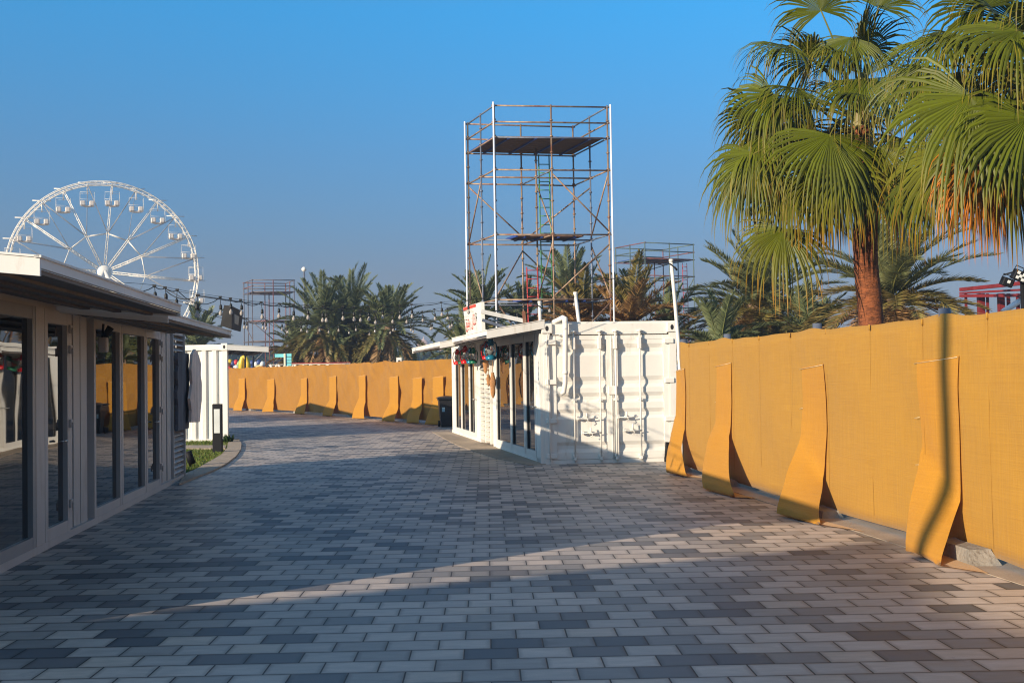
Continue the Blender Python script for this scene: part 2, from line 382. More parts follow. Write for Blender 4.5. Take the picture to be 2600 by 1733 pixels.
# ------------------------------------------------------------ left shop building
A0, A1 = G(0, 1451), G(437, 1227)
uL = (A1 - A0).normalized(); uL.z = 0
def on_line(P, u, px):               # distance along a ground line (from P) that column px of the photograph looks at
    d = ray(px, 1150); k = d.x / d.y
    return (k * P.y - P.x) / (u.x - k * u.y)
SF = (6.85 - A0.y) / uL.y            # front end of the building
OL = A0 + uL * SF
angL = math.atan2(uL.y, uL.x)
ML = Matrix.Translation(OL) @ Matrix.Rotation(angL, 4, 'Z')     # x along the wall (away), y into the building, z up
sL = lambda px: on_line(OL, uL, px)
LL = sL(469)
HH = 2.42
left = thing('container_shop', OL, 'long shaded container shop with dark glass doors under sloping canopies along the left edge', 'building')
b = MB(ML)
b.box(0, LL, .14, 2.44, 0, 2.59)                      # body behind the glass line
b.box(0, LL, .0, .14, HH, 2.59)                        # top rail
b.box(0, LL-.3, -.035, .16, .0, .075)                  # base rail
for px0, px1 in ((172,186),(190,206),(208,224),(404,414),(416,426),(427,436)):
    s0, s1 = sL(px0), sL(px1); b.box(s0, s1, .0 + (px0 % 3)*.012, .15, .075, HH)
s0, s1 = sL(172), sL(225)
b.box(s0+.02, s1-.02, .05, .15, .075, HH-.002)
b.box(sL(402)+.02, sL(437)-.02, .05, .15, .075, HH-.002)
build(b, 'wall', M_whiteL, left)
r = MB(ML); r.box(-.03, LL+.02, -.02, 2.48, 2.592, 2.66)
build(r, 'roof', M_roofg, left)
def lwin(s0, s1, name, fw=.07, hinges=False, zlo=.075, fd=.0, dark=False):
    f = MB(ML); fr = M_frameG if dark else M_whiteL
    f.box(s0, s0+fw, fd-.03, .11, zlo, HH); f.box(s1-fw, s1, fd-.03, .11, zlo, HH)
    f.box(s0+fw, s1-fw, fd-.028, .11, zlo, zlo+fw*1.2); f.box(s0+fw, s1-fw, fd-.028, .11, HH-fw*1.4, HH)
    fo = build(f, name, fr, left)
    p = MB(ML); p.box(s0+fw, s1-fw, .02, .03, zlo+fw*1.2, HH-fw*1.4)
    sub(p, 'pane', M_glass, fo)
    if hinges:
        for hz in (.32, 1.18, 1.98, 2.2):
            h = MB(ML); h.box(s1-.05, s1+.03, -.055, -.031, hz, hz+.09, .004); h.box(s1-.03, s1+.0, -.075, -.056, hz-.03, hz+.06, .004)
            sub(h, 'hinge', M_whiteL, fo)
    return fo
m0 = sL(83)
wid = sL(83) - sL(-90)
lwin(sL(-90), sL(83)-.005, 'window', .09, dark=True)
lwin(sL(-90)-wid*.95, sL(-90)-.03, 'window', .09)
lwin(sL(84), sL(106), 'mullion_frame', .03) if False else None
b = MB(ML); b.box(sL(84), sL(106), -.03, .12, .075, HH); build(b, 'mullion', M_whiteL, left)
dA = lwin(sL(107), sL(171), 'door', .10, hinges=True)
dA['label'] = 'nearer glass door with white frame and four hinges'
lwin(sL(233), sL(303), 'window', .085)
lwin(sL(304), sL(366), 'window', .085)
dB = lwin(sL(367), sL(403), 'door', .09, hinges=True)
dB['label'] = 'farther glass door with white frame'
for px in (150, 392):
    hd = MB(ML); s = sL(px); hd.tube((s, -.05, 1.05), (s+.12, -.05, 1.05), .012, n=6); hd.tube((s, -.05, 1.05), (s, 0, 1.05), .01, n=6)
    sub(hd, 'handle', M_chrome, dA if px == 150 else dB)
# louvred end section
lv = MB(ML); s0, s1 = sL(438), LL
lv.box(s0, s0+.05, -.02, .12, 0, 2.59); lv.box(s1-.05, s1, -.02, .12, 0, 2.59)
z = .05
while z < 2.5:
    a = [lv.vert(p) for p in ((s0+.05,.0,z),(s1-.05,.0,z),(s1-.05,.085,z+.055),(s0+.05,.085,z+.055))]
    c = [lv.vert(p) for p in ((s0+.05,.0,z-.012),(s1-.05,.0,z-.012),(s1-.05,.085,z+.043),(s0+.05,.085,z+.043))]
    lv.face(*a); lv.face(*c[::-1]); lv.face(a[0], c[0], c[1], a[1])
    z += .088
build(lv, 'louvre', M_whiteL, left)
# canopies: slope gently down to the walkway
def canopy(M, s0, s1, o0, z_in, z_out, th, sgn, root, soff, fas, ribs=True):
    # o0 outward overhang; outward is -y*sgn
    c = MB(M); y = lambda o: -sgn * o
    def sheet(mb, sa, sb, oa, ob, za, zb, t):
        i = [mb.vert(p) for p in ((sa,y(oa),za),(sb,y(oa),za),(sb,y(ob),zb),(sa,y(ob),zb),(sa,y(oa),za+t),(sb,y(oa),za+t),(sb,y(ob),zb+t),(sa,y(ob),zb+t))]
        for q in ((3,2,1,0),(4,5,6,7),(0,1,5,4),(1,2,6,5),(2,3,7,6),(3,0,4,7)): mb.face(*[i[k] for k in q])
    sheet(c, s0+.03, s1-.03, -.05, o0-.03, z_in+.02, z_out+.02, .03)
    for k in range(1, 4):
        oo = o0 * k / 4
        zz = z_in + (z_out - z_in) * k / 4
        c.box(s0+.04, s1-.04, min(y(oo-.04), y(oo+.04)), max(y(oo-.04), y(oo+.04)), zz-.012, zz+.03)
    co = build(c, 'canopy', soff, root)
    f = MB(M)
    sheet(f, s0, s0+.03, -.02, o0, z_in, z_out, th); sheet(f, s1-.03, s1, -.02, o0, z_in, z_out, th)
    f.box(s0+.03, s1-.03, min(y(o0), y(o0-.03)), max(y(o0), y(o0-.03)), z_out+th*.45, z_out+th)
    f.box(s0-.01, s1+.01, min(y(o0+.012), y(o0-.03)), max(y(o0+.012), y(o0-.03)), z_out+th, z_out+th+.016)
    sheet(f, s0-.01, s0+.05, -.02, o0, z_in+th+.001, z_out+th+.001, .014)
    sub(f, 'fascia', fas, co)
    return co
sc1 = (11.75 - OL.y) / uL.y
cA = canopy(ML, .0, sc1, 1.28, 2.47, 2.345, .115, 1, left, M_soffit, M_white)
cB = canopy(ML, sc1+.04, sc1+5.05, 1.14, 2.41, 2.285, .10, 1, left, M_soffit, M_white)

# small black security lamp under the canopy
sl = thing('wall_lamp', ML @ Vector((sL(246), -.1, 2.1)), 'small dark lamp fixed above the window of the shaded left shop', 'lamp')
w = MB(ML); s = sL(246); w.box(s-.06, s+.06, -.13, -.032, 2.02, 2.2, .01); build(w, 'lamp_body', M_roofg, sl)
w = MB(ML); w.tube((s, -.09, 2.2), (s+.03, -.16, 2.32), .03, .045, n=10); w.tube((s, -.07, 2.2), (s-.03, -.09, 2.36), .015, n=6); build(w, 'sensor', M_blackm, sl)

# driftwood boards hung on the louvres
def slab(name, pts, Yoff, th, m, label):
    o = thing(name, ML @ Vector((LL-.8, -.05, .7)), label, 'board')
    s = MB(ML); k = len(pts)
    a = [s.vert((p[0], Yoff-th, p[1])) for p in pts]; c = [s.vert((p[0], Yoff, p[1])) for p in pts]
    s.face(*a); s.face(*c[::-1])
    for i in range(k): s.face(a[i], c[i], c[(i+1) % k], a[(i+1) % k])
    build(s, 'board', m, o); return o
rr = random.Random(3)
def ragged(s0, s1, z0, z1, n=12, a=.05):
    L_ = [(s0 + rr.uniform(-a, a) + .0, z0 + (z1-z0)*i/n) for i in range(n+1)]
    R_ = [(s1 + rr.uniform(-a, a), z1 - (z1-z0)*i/n) for i in range(n+1)]
    return L_ + R_
sM = sL(438)
slab('driftwood_board', ragged(sM+.08, sM+1.15, .84, 2.12, a=.06), -.03, .05, M_grey_slab, 'ragged dark grey driftwood board hanging on the louvres of the left shop')
slab('driftwood_board', [(sM+.75,.95),(sM+1.65,.92),(sM+1.78,1.15),(sM+1.9,1.3),(sM+1.93,1.6),(sM+1.8,1.75),(sM+1.85,1.95),(sM+1.6,2.1),(sM+1.25,2.2),(sM+.95,2.1),(sM+.82,1.85),(sM+.9,1.6),(sM+.68,1.35),(sM+.8,1.15)], -.13, .045, M_pinkslab, 'pale pinkish peeling board with ragged edge hung over the grey driftwood board')

# black box sign on the far canopy
SY = 16.5
p = D(560, 826, SY); sg = thing('shop_sign', p, 'black box sign with dull grey face on the far end of the left canopy', 'sign')
c0, c1, c2, c3 = D(588,836,SY), D(611,842,SY+2.2), D(618,791,SY+2.2), D(588,776,SY)
f0, f3 = D(560,826,SY+.05), D(569,774,SY+.05)
s = MB(); i = [s.vert(q) for q in (c0,c1,c2,c3)]; bk = (f0-c0); j = [s.vert(q + bk) for q in (c0,c1,c2)] + [s.vert(f3)]
s.face(i[3],i[2],i[1],i[0]); s.face(*j); 
for k in range(4): s.face(i[k], i[(k+1)%4], j[(k+1)%4], j[k])
build(s, 'sign_box', M_blackm, sg)
s = MB(); nrm = (c1-c0).cross(c3-c0).normalized()
if nrm.y > 0: nrm = -nrm
e = lambda a, c: c0 + (c1-c0)*a + (c3-c0)*c + ((c2-c3)-(c1-c0))*a*c + nrm*.012
ids = [s.vert(e(a, c)) for a, c in ((.04,.05),(.96,.05),(.96,.95),(.04,.95))]; s.face(*ids)
face = build(s, 'sign_face', M_signgrey, sg)
s = MB(); rr = random.Random(5)
for row, (a0, a1, c) in enumerate(((.3,.8,.62),(.25,.8,.42),(.35,.7,.2))):
    a = a0
    while a < a1:
        wd = rr.uniform(.03,.05); ids = [s.vert(e(a+x*wd, c+y*.13) + nrm*.006) for x, y in ((0,0),(1,0),(1,1),(0,1))]; s.face(*ids); a += wd + .025
sub(s, 'lettering', mat('sign lettering brown', (.13,.07,.03), .6), face)

# ------------------------------------------------------------ right container shop
B0, B1 = G(1384, 1178), G(1151, 1098)
uR = (B1 - B0).normalized()
E1 = G(1722, 1170)                      # near right corner
uE = (E1 - B0).normalized()
MR = Matrix.Translation(B0) @ Matrix.Rotation(math.atan2(uR.y, uR.x), 4, 'Z')      # x away along the glass side, y to the walkway (left)
ME = Matrix.Translation(B0) @ Matrix.Rotation(math.atan2(uE.y, uE.x), 4, 'Z')      # x to the right along the door end, y away
LR = (B1 - B0).length; WE = (E1 - B0).length
sR = lambda px: on_line(B0, uR, px)
right = thing('container_shop', B0, 'white container shop with closed cargo doors facing the camera and sunlit glass left side', 'building')
b = MB()
q = [B0 + uE*.10 + Vector((0,.10,0)), E1 + Vector((-.02,.10,0)), E1 + uR*LR + Vector((-.02,0,0)), B1 + Vector((.14,0,0))]
b.prism([(v.x, v.y) for v in q], .02, 2.56)
b.M = MR
for px0, px1 in ((1150,1161),(1212,1225),(1253.5,1264)):
    s1, s0 = sR(px0), sR(px1); b.box(s0, s1, -.14, .0, .0, 2.5)
b.box(.12, LR, -.14, .01, 2.45, 2.6); b.box(.16, sR(1264), -.14, .03, 0, .09); b.box(sR(1225), LR, -.14, .03, 0, .09)
build(b, 'wall', M_white, right)
b = MB(); b.prism([(v.x, v.y) for v in (B0 + Vector((.02,.05,0)), E1 + Vector((0,.05,0)), E1 + uR*LR, B1 + Vector((.02,0,0)))], 2.601, 2.64)
build(b, 'roof', M_white, right)
# end frame : corner posts, header, sill
b = MB(ME)
b.box(.0, .13, -.02, .14, 0, 2.42); b.box(WE-.13, WE, -.02, .14, 0, 2.42)
b.box(.17, WE-.17, .0, .14, 2.40, 2.60); b.box(.13, WE-.13, .0, .12, .0, .07)
b.box(-.07, .0, -.0, .10, 0.0, 2.42)
build(b, 'end_frame', M_white, right)
def casting(M, x0, x1, z0, z1, y0, y1, root, m=M_white, hx=None):
    c = MB(M); c.box(x0, x1, y0, y1, z0, z1, .012); o = build(c, 'corner_casting', m, root)
    h = MB(M); cx = (x0+x1)/2; cz = (z0+z1)/2
    pr = [(cx + .032*math.cos(t), cz + .050*math.sin(t)) for t in [2*math.pi*k/16 for k in range(16)]]
    a = [h.vert((p[0], y0-.002, p[1])) for p in pr]; h.face(*a)
    sub(h, 'hole', M_dark, o)
casting(ME, -.03, .17, 2.425, 2.61, -.05, .15, right); casting(ME, WE-.17, WE+.01, 2.425, 2.61, -.05, .15, right)
PROF = [(2.38,0)]
for z_, d_ in ((2.22,0),(2.14,1),(2.07,1),(2.00,0),(1.61,0),(1.53,1),(1.47,1),(1.40,0),(1.31,0),(1.24,1),(1.18,1),(1.12,0),(1.01,0),(.94,1),(.88,1),(.82,0),(.40,0),(.33,1),(.27,1),(.20,0)):
    PROF.append((z_, d_*.036))
PROF.append((.075, 0))
mid = WE * .515
for k, (x0, x1) in enumerate(((.135, mid-.004), (mid+.004, WE-.135))):
    d = MB(ME); e0, e1 = x0+.10, x1-.11
    ids = [[d.vert((x, .02+dd, z_)) for x in (e0, e1)] for z_, dd in PROF]
    for a, c in zip(ids, ids[1:]): d.face(a[0], c[0], c[1], a[1])
    for sgn, x in ((0, e0), (1, e1)):            # close the ends of the recesses
        f = [d.vert((x, .02, z_)) for z_, dd in PROF]
        for t in range(len(PROF)-1):
            d.face(ids[t][sgn], ids[t+1][sgn], f[t+1], f[t])
    d.box(x0, e0, .005, .06, .075, 2.38); d.box(e1, x1, .005, .06, .075, 2.38)
    d.box(e0, e1, .012, .06, 2.30, 2.38); d.box(e0, e1, .012, .06, .078, .15)
    dr = build(d, 'cargo_door', M_white, right)
    g = MB(ME); xg = x1 if k == 0 else x0; g.box(xg-.018, xg+.018, -.008, .03, .06, 2.32); sub(g, 'gasket', M_white, dr)
    for xb in ((.565, 1.055) if k == 0 else (1.375-.02, 1.835-.02)):
        r = MB(ME); r.tube((xb, -.045, .03), (xb, -.045, 2.45), .0155, n=10)
        for zc in (.14, 1.18): r.box(xb-.045, xb+.045, -.052, .012, zc-.025, zc+.025, .006)
        r.box(xb-.033, xb+.033, -.070, .012, 2.12, 2.34, .008)
        r.box(xb-.04, xb+.04, -.055, .010, 2.44, 2.475, .005); r.tube((xb-.03,-.065,2.46),(xb+.035,-.065,2.45), .017, n=8)
        r.box(xb-.028, xb+.028, -.062, .012, .06, .12, .006)
        sub(r, 'locking_bar', M_white, dr)
    for xh, zh, ln, up in (((.60,.84,.40,.06),(.68,.57,.38,.05)) if k == 0 else ((1.36,.85,.40,.06),(1.47,.60,.36,.09))):
        r = MB(ME); r.box(xh, xh+.05, -.075, -.02, zh-.03, zh+.04, .006)
        r.path([(xh+.03,-.075,zh),(xh+.2,-.085,zh-.01),(xh+ln,-.07,zh+.005)], .010, n=6)
        r.box(xh+.15, xh+.23, -.07, .02, zh-.03, zh+.02, .004); r.tube((xh+.19,-.08,zh+.01),(xh+.18,-.08,zh+up+.04), .014, n=7)
        r.path([(xh+.19,-.085,zh-.0),(xh+.21,-.10,zh-.05),(xh+.17,-.10,zh-.075)], .007, n=6)
        sub(r, 'door_handle', M_white, dr)
    for zh in (.15, .80, 1.52, 2.26):
        h = MB(ME); xa, xb = (.03,.235) if k == 0 else (WE-.235, WE-.05)
        h.box(xa, xb, -.045, .004, zh-.045, zh+.045, .008); sub(h, 'hinge', M_white, dr)
h = MB(ME); h.box(mid-.085, mid+.085, -.03, .004, 1.27, 1.43, .008); build(h, 'cover_plate', M_white, right)
# rain pipe
p = MB(ME); p.path([(.20,.05,2.63),(.30,.0,2.68),(.375,-.06,2.715),(.40,-.115,2.70),(.405,-.12,2.55),(.385,-.11,1.5),(.36,-.10,1.33),(.30,-.09,1.29)], [.045,.045,.05,.052,.05,.046,.046,.035], n=12)
p.tube((.387,-.11,1.72),(.386,-.11,1.66), .055, n=12); p.box(.30,.46,-.06,.0,2.37,2.40,.004)
build(p, 'rain_pipe', M_white, right)
p = MB(ME); p.path([(.08,-.06,2.42),(.05,-.06,2.25),(.075,-.055,1.5),(.085,-.05,.5),(.10,-.05,.04)], .011, n=6); build(p, 'cable', M_white, right)
# glass side
def rwin(px0, px1, name, fw=.07, zlo=.09, ztop=2.45, fo_=.035, handle=False):
    s1, s0 = sR(px0)-.007, sR(px1)+.007
    f = MB(MR); fw = min(fw, .085); f.box(s0, s0+fw, -.11, fo_, zlo, ztop); f.box(s1-fw, s1, -.11, fo_, zlo, ztop)
    f.box(s0+fw, s1-fw, -.11, fo_-.003, zlo, zlo+fw*1.3); f.box(s0+fw, s1-fw, -.11, fo_-.003, ztop-fw*1.6, ztop)
    fo = build(f, name, M_frame, right)
    p = MB(MR); p.box(s0+fw, s1-fw, -.02, -.01, zlo+fw*1.3, ztop-fw*1.6); sub(p, 'pane', M_glass, fo)
    sl_ = MB(MR)
    for xa, xb in ((s0+fw, s0+fw+.012), (s1-fw-.012, s1-fw)): sl_.box(xa, xb, -.009, fo_-.02, zlo+fw*1.3, ztop-fw*1.6)
    sub(sl_, 'seal', M_black, fo)
    if handle:
        hd = MB(MR); hd.tube((s0+fw*.5, .03, 1.05),(s0+fw*.5, .085, 1.05), .012, n=6); hd.tube((s0+fw*.5+.0,.085,1.05),(s0+fw*.5+.13,.085,1.06), .012, n=6)
        hd.tube((s0+fw*.5, .03, 1.05),(s0+fw*.5-.13,.06,1.06), .012, n=6)
        sub(hd, 'handle', M_chrome, fo)
    return fo
rwin(1161, 1176.5, 'window', .09); rwin(1176.5, 1197, 'window', .11); rwin(1197, 1212, 'door', .12, handle=True)
rwin(1265, 1303, 'window', .14); rwin(1303, 1338, 'window', .16); rwin(1339, 1366, 'door', .15, handle=True)
b = MB(MR); b.box(.0, sR(1366)-.01, -.13, .03, .0, 2.5); build(b, 'corner_post', M_white, right)
# louvre doors between the two glass groups (round slatted)
sl0, sl1 = sR(1252), sR(1226)
for k in range(2):
    a0 = sl0 + (sl1-sl0)*k/2 + .015; a1 = sl0 + (sl1-sl0)*(k+1)/2 - .015
    lv = MB(MR); lv.box(a0, a0+.05, -.10, .05, .05, 2.42); lv.box(a1-.05, a1, -.10, .05, .05, 2.42)
    z = .12
    while z < 2.36:
        i = [lv.vert(p) for p in ((a0+.05,.075,z),(a1-.05,.075,z),(a1-.05,-.02,z+.035),(a0+.05,-.02,z+.035),(a0+.05,.075,z+.014),(a1-.05,.075,z+.014),(a1-.05,-.02,z+.05),(a0+.05,-.02,z+.05))]
        for q_ in ((3,2,1,0),(4,5,6,7),(0,1,5,4),(1,2,6,5),(2,3,7,6),(3,0,4,7)): lv.face(*[i[t] for t in q_])
        z += .112
    build(lv, 'louvre', M_white, right)
    dk = MB(MR); dk.box(a0+.05, a1-.05, -.12, -.10, .1, 2.4); 
    build(dk, 'louvre_gap_shade', M_black, right)  # black sheet puts the shade between the slats into colour
sc = sR(1245)
cC = canopy(MR, -.06, (25.3 - B0.y)/uR.y, 1.07, 2.52, 2.34, .15, -1, right, M_soffit, M_white)
cD = canopy(MR, (25.34 - B0.y)/uR.y, LR-1.6, 1.34, 2.50, 2.28, .13, -1, right, M_soffit, M_white)
# concrete strip around the glass side
b = MB(MR); b.prism([(-.1,.0),(-.1,.35),(2,.62),(LR*.5,.75),(LR+.6,.55),(LR+1.0,.0)], .001, .012); tag(build(b, 'path', M_kerb), None, None, kind='structure')

# roof sign with lettering
S0, S1 = 1223, 1176
def SP(px, py, zz): return D(px, py, zz)
Ys0, Ys1 = 23.0, 27.2
t0, t1, b0_, b1_ = D(1221,766,Ys0), D(1176,781,Ys1), D(1224,846,Ys0), D(1185,862,Ys1)
rs = thing('roof_sign', b0_, 'white sign board with red bars and red Arabic lettering standing on the right shop canopy', 'sign')
out = (t1-t0).cross(b0_-t0).normalized()
if out.x > 0: out = -out
s = MB(); i = [s.vert(v) for v in (t0,t1,b1_,b0_)]; j = [s.vert(v - out*.07) for v in (t0,t1,b1_,b0_)]
s.face(*i); s.face(*j[::-1])
for k in range(4): s.face(i[k], j[k], j[(k+1)%4], i[(k+1)%4])
board = build(s, 'sign_board', M_signcream, rs)
# face coordinates: a from far (reader's left) 0 to near 1, c up
def F(a, c, lift=.006): return (b1_*(1-a) + b0_*a)*(1-c) + (t1*(1-a) + t0*a)*c + out*lift
for c0_, c1_ in ((.90,.99),(.01,.10)):
    s = MB(); ids = [s.vert(F(a, c)) for a, c in ((.02,c0_),(.74,c0_),(.74,c1_),(.02,c1_))]; s.face(*ids); sub(s, 'red_bar', M_signred, board)
def text_on(txt, a0, a1, c0_, c1_, m, parent, name='lettering'):
    cu = bpy.data.curves.new('txt', 'FONT'); cu.body = txt; cu.size = 1; ob = bpy.data.objects.new('txt', cu); COL.objects.link(ob)
    bpy.context.view_layer.update()
    me = ob.to_mesh(); vs = [v.co.copy() for v in me.vertices]; fs = [tuple(p.vertices) for p in me.polygons]; ob.to_mesh_clear()
    bpy.data.objects.remove(ob)
    if not vs: return
    x0 = min(v.x for v in vs); x1 = max(v.x for v in vs); y0 = min(v.y for v in vs); y1 = max(v.y for v in vs)
    s = MB(); [s.vert(F(a0+(a1-a0)*(v.x-x0)/(x1-x0), c0_+(c1_-c0_)*(v.y-y0)/(y1-y0), .010)) for v in vs]
    for f in fs: s.face(*f)
    sub(s, name, m, parent)
text_on('\uFED6\uFEF4\uFED3\uFEAD \uFEE5\uFE8E\uFEDB\uFEA9', .05, .70, .22, .72, M_signred, board)
s = MB()
for a, c, h_ in ((.70,.66,.05),(.70,.60,.03),(.71,.52,.07),(.71,.46,.03)):
    ids = [s.vert(F(a+x*.035, c+y*h_)) for x, y in ((0,0),(1,0),(1,1),(0,1))]; s.face(*ids)
sub(s, 'small_lettering', M_blackm, board)
for (pa, pb, m_, w_) in (((1221,790,Ys0),(1329,814,23.2),M_white,.085),((1224,812,Ys0),(1300,836,23.1),M_galv,.06)):
    s = MB(); s.beam(D(*pa), D(*pb), .05, w_); build(s, 'strut', m_, rs)
s = MB(); s.beam(D(1329,790,23.2), D(1334,832,23.2), .07, .07); build(s, 'sign_post', M_rust, rs)

# hanging lanterns
def lantern(px, py, Y, m, label, sc_=1.0):
    c = D(px, py, Y); o = thing('hanging_lantern', c, label, 'lantern', 'coloured lanterns hanging under the right shop canopy')
    k = sc_
    s = MB(); s.lathe(c + Vector((0,0,-.17*k)), [(.075*k,0),(.085*k,.02*k),(.08*k,.05*k),(.045*k,.08*k)], 14); build(s, 'lantern_base', m, o)
    s = MB(); s.lathe(c + Vector((0,0,-.09*k)), [(.035*k,0),(.062*k,.05*k),(.06*k,.10*k),(.035*k,.15*k)], 14); build(s, 'lamp_glass', M_clear, o)
    s = MB(); s.lathe(c + Vector((0,0,.06*k)), [(.05*k,0),(.055*k,.02*k),(.035*k,.06*k),(.045*k,.075*k),(.03*k,.11*k),(.008,.125*k)], 14); build(s, 'lantern_cap', m, o)
    s = MB()
    for sg_ in (-1, 1): s.path([c + Vector((.075*k*sg_,0,-.14*k)), c + Vector((.098*k*sg_,0,-.02*k)), c + Vector((.085*k*sg_,0,.08*k)), c + Vector((.04*k*sg_,0,.12*k))], .011*k, n=6)
    build(s, 'side_tube', m, o)
    s = MB(); s.path([c + Vector((-.08*k,0,.1*k)), c + Vector((0,0,.26*k)), c + Vector((.08*k,0,.1*k))], .004, n=5); s.tube(c + Vector((0,0,.26*k)), c + Vector((0,0,.40*k)), .003, n=5); build(s, 'bail', M_cable, o)
lantern(1161, 906, 28.4, M_red, 'red lantern, farthest left of the lanterns under the right shop canopy', 1.15)
lantern(1171, 907, 28.0, M_green, 'dark green lantern half hidden between two red lanterns', 1.0)
lantern(1181, 901, 27.2, M_red, 'larger red lantern hanging second nearest of the left row, beside the green one', 1.25)
lantern(1194, 903, 26.8, M_teal, 'blue green lantern overlapping a green lantern under the canopy', 1.1)
lantern(1202, 903, 26.6, M_green, 'green lantern nearest the slatted shutter', 1.1)
lantern(1235, 890, 24.6, M_red, 'red lantern half hidden behind the blue lantern over the slatted shutter', 1.15)
lantern(1246, 886, 23.6, M_teal, 'shiny blue lantern hanging in front of the slatted shutter', 1.35)
# woven hangings on the shutter
def hanging(px, py0, py1, Y, w_, label):
    a, c = D(px, py0, Y), D(px+1, py1, Y); o = thing('woven_hanging', c, label, 'wall hanging', 'woven straw hangings on the slatted shutter')
    n_ = 10; pts = []
    for i in range(n_+1):
        t = i/n_; ww = w_*math.sin(math.pi*min(1, .08+t*.9))**.7*(1+.15*math.sin(i*5)); pc = a.lerp(c, t)
        pts.append([pc + Vector((x*ww, -.02*math.cos(x*1.5)+.01*math.sin(i*3+x*4), 0)) for x in (-1,-.5,0,.5,1)])
    s = MB(); s.grid(pts); build(s, 'woven_leaf', M_wicker, o, solid=.012)
    s = MB(); s.tube(a, a + Vector((0,0,.25)), .006, n=5); build(s, 'cord', M_wicker, o)
hanging(1232, 905, 948, 26.0, .055, 'long brown woven leaf hanging highest on the slatted shutter')
hanging(1240, 950, 980, 25.4, .045, 'small brown woven leaf in the middle of the slatted shutter')
hanging(1251, 945, 1010, 24.4, .065, 'largest brown woven leaf hanging lowest on the slatted shutter')

# ------------------------------------------------------------ second container behind the lawn
C0 = G(579, 1120); C0.z = 0
MC = Matrix.Translation(C0) @ Matrix.Rotation(R(-2.0), 4, 'Z')
cc = thing('container_shop', C0, 'white corrugated container standing behind the small lawn, with a flat canopy on its right side', 'building')
dC = Vector((-.285,.96,0)).normalized(); xC = Vector((math.cos(R(-2)), math.sin(R(-2)), 0))
def cprism(mb, o, d, x, L_, w_, z0, z1, y0=.1):
    q_ = [o + d*y0 - x*.03, o + d*L_ - x*.03, o + d*L_ - x*w_, o + d*y0 - x*w_]; mb.prism([(v.x, v.y) for v in q_], z0, z1)
b = MB(); cprism(b, C0, dC, xC, 6.06, 2.38, .03, 2.55)
build(b, 'wall', M_white, cc)
c = MB(MC); x = -2.30; prof = [(-2.34, .0)]
while x < -.28:
    prof += [(x, .0), (x+.035, .055), (x+.15, .055), (x+.185, .0)]; x += .285
prof.append((-.12, .0))
ids = [[c.vert((px_, .012+dd, z_)) for z_ in (.06, 2.44)] for px_, dd in prof]
for a, d in zip(ids, ids[1:]): c.face(a[0], d[0], d[1], a[1])
build(c, 'corrugated_panel', M_white, cc)
b = MB(MC); b.box(-.13, .0, -.02, .10, 0, 2.42); b.box(-2.34, -.13, -.01, .10, 2.44, 2.56); b.box(-2.34, -.13, -.01, .10, 0, .07); b.box(-2.44,-2.34,-.02,.1,0,2.42)
build(b, 'end_frame', M_white, cc)
casting(MC, -.16, .02, 2.425, 2.62, -.05, .12, cc)
b = MB(); cprism(b, C0, dC, xC, 6.06, 2.36, 2.552, 2.59); build(b, 'roof', M_white, cc)
MCc = Matrix.Translation(C0) @ Matrix.Rotation(math.atan2(dC.y, dC.x), 4, 'Z')
K3 = Vector((-13.1, 40.2, 0)); c3_ = thing('container_shop', K3, 'white container hidden beyond the left shop, farthest of the row', 'building')
b = MB(); cprism(b, K3, dC, xC, 6.06, 2.4, 0, 2.55, 0); build(b, 'wall', M_white, c3_)
b = MB(); cprism(b, K3, dC, xC, 6.06, 2.4, 2.551, 2.6, 0); build(b, 'roof', M_white, c3_)
canopy(MCc, -.05, 5.2, 1.08, 2.44, 2.37, .13, 1, cc, M_soffit, M_white)
b = MB(MC); b.box(-1.48,-1.46,.2,.22,2.6,2.74); build(b, 'roof_pin', M_white, cc)

# ------------------------------------------------------------ lawn, kerb
kin = [(581,1118),(576,1140),(562,1157),(540,1170),(515,1184),(492,1197),(466,1207)]
kout = [(606,1116),(613,1128),(612,1142),(600,1160),(575,1180),(545,1196),(505,1212),(455,1232)]
b = MB(); ki = [G(*p) for p in kin]; ko = [G(*p) for p in kout]
def resamp(pts, n_):
    L_ = [0]
    for a, c in zip(pts, pts[1:]): L_.append(L_[-1] + (c-a).length)
    o = []
    for k in range(n_+1):
        t = L_[-1]*k/n_; i = max(0, min(len(pts)-2, next((j for j in range(len(pts)-1) if L_[j+1] >= t), len(pts)-2)))
        o.append(pts[i].lerp(pts[i+1], (t-L_[i])/max(1e-6, L_[i+1]-L_[i])))
    return o
A_, B_ = resamp(ki, 28), resamp(ko, 28)
for k in range(28):
    a0, a1, c0_, c1_ = A_[k], A_[k+1], B_[k], B_[k+1]
    g_ = .02
    q_ = [a0.lerp(a1, g_), a0.lerp(a1, 1-g_), c0_.lerp(c1_, 1-g_), c0_.lerp(c1_, g_)]
    b.prism([(v.x, v.y) for v in q_][::-1], -.02, .035)
tag(build(b, 'kerb', M_kerb), None, None, kind='structure')
lawnL = [G(*p) for p in kin] + [Vector((-10.5, G(466,1207).y, 0)), Vector((-11.5, C0.y+.1, 0))]
b = MB(); b.prism([(v.x, v.y) for v in lawnL], -.03, .008); tag(build(b, 'lawn', M_soil), None, None, kind='structure')
ps = [G(460,1134), G(575,1134), G(572,1142), G(460,1142)]
b = MB(); b.prism([(v.x, v.y) for v in ps][::-1], -.01, .045); tag(build(b, 'garden_path', M_kerb), None, None, kind='structure')
gr = MB(); rr = random.Random(11)
def inpoly(x, y, P):
    r_ = False; j = len(P)-1
    for i in range(len(P)):
        if (P[i].y > y) != (P[j].y > y) and x < (P[j].x-P[i].x)*(y-P[i].y)/(P[j].y-P[i].y)+P[i].x: r_ = not r_
        j = i
    return r_
cnt = 0
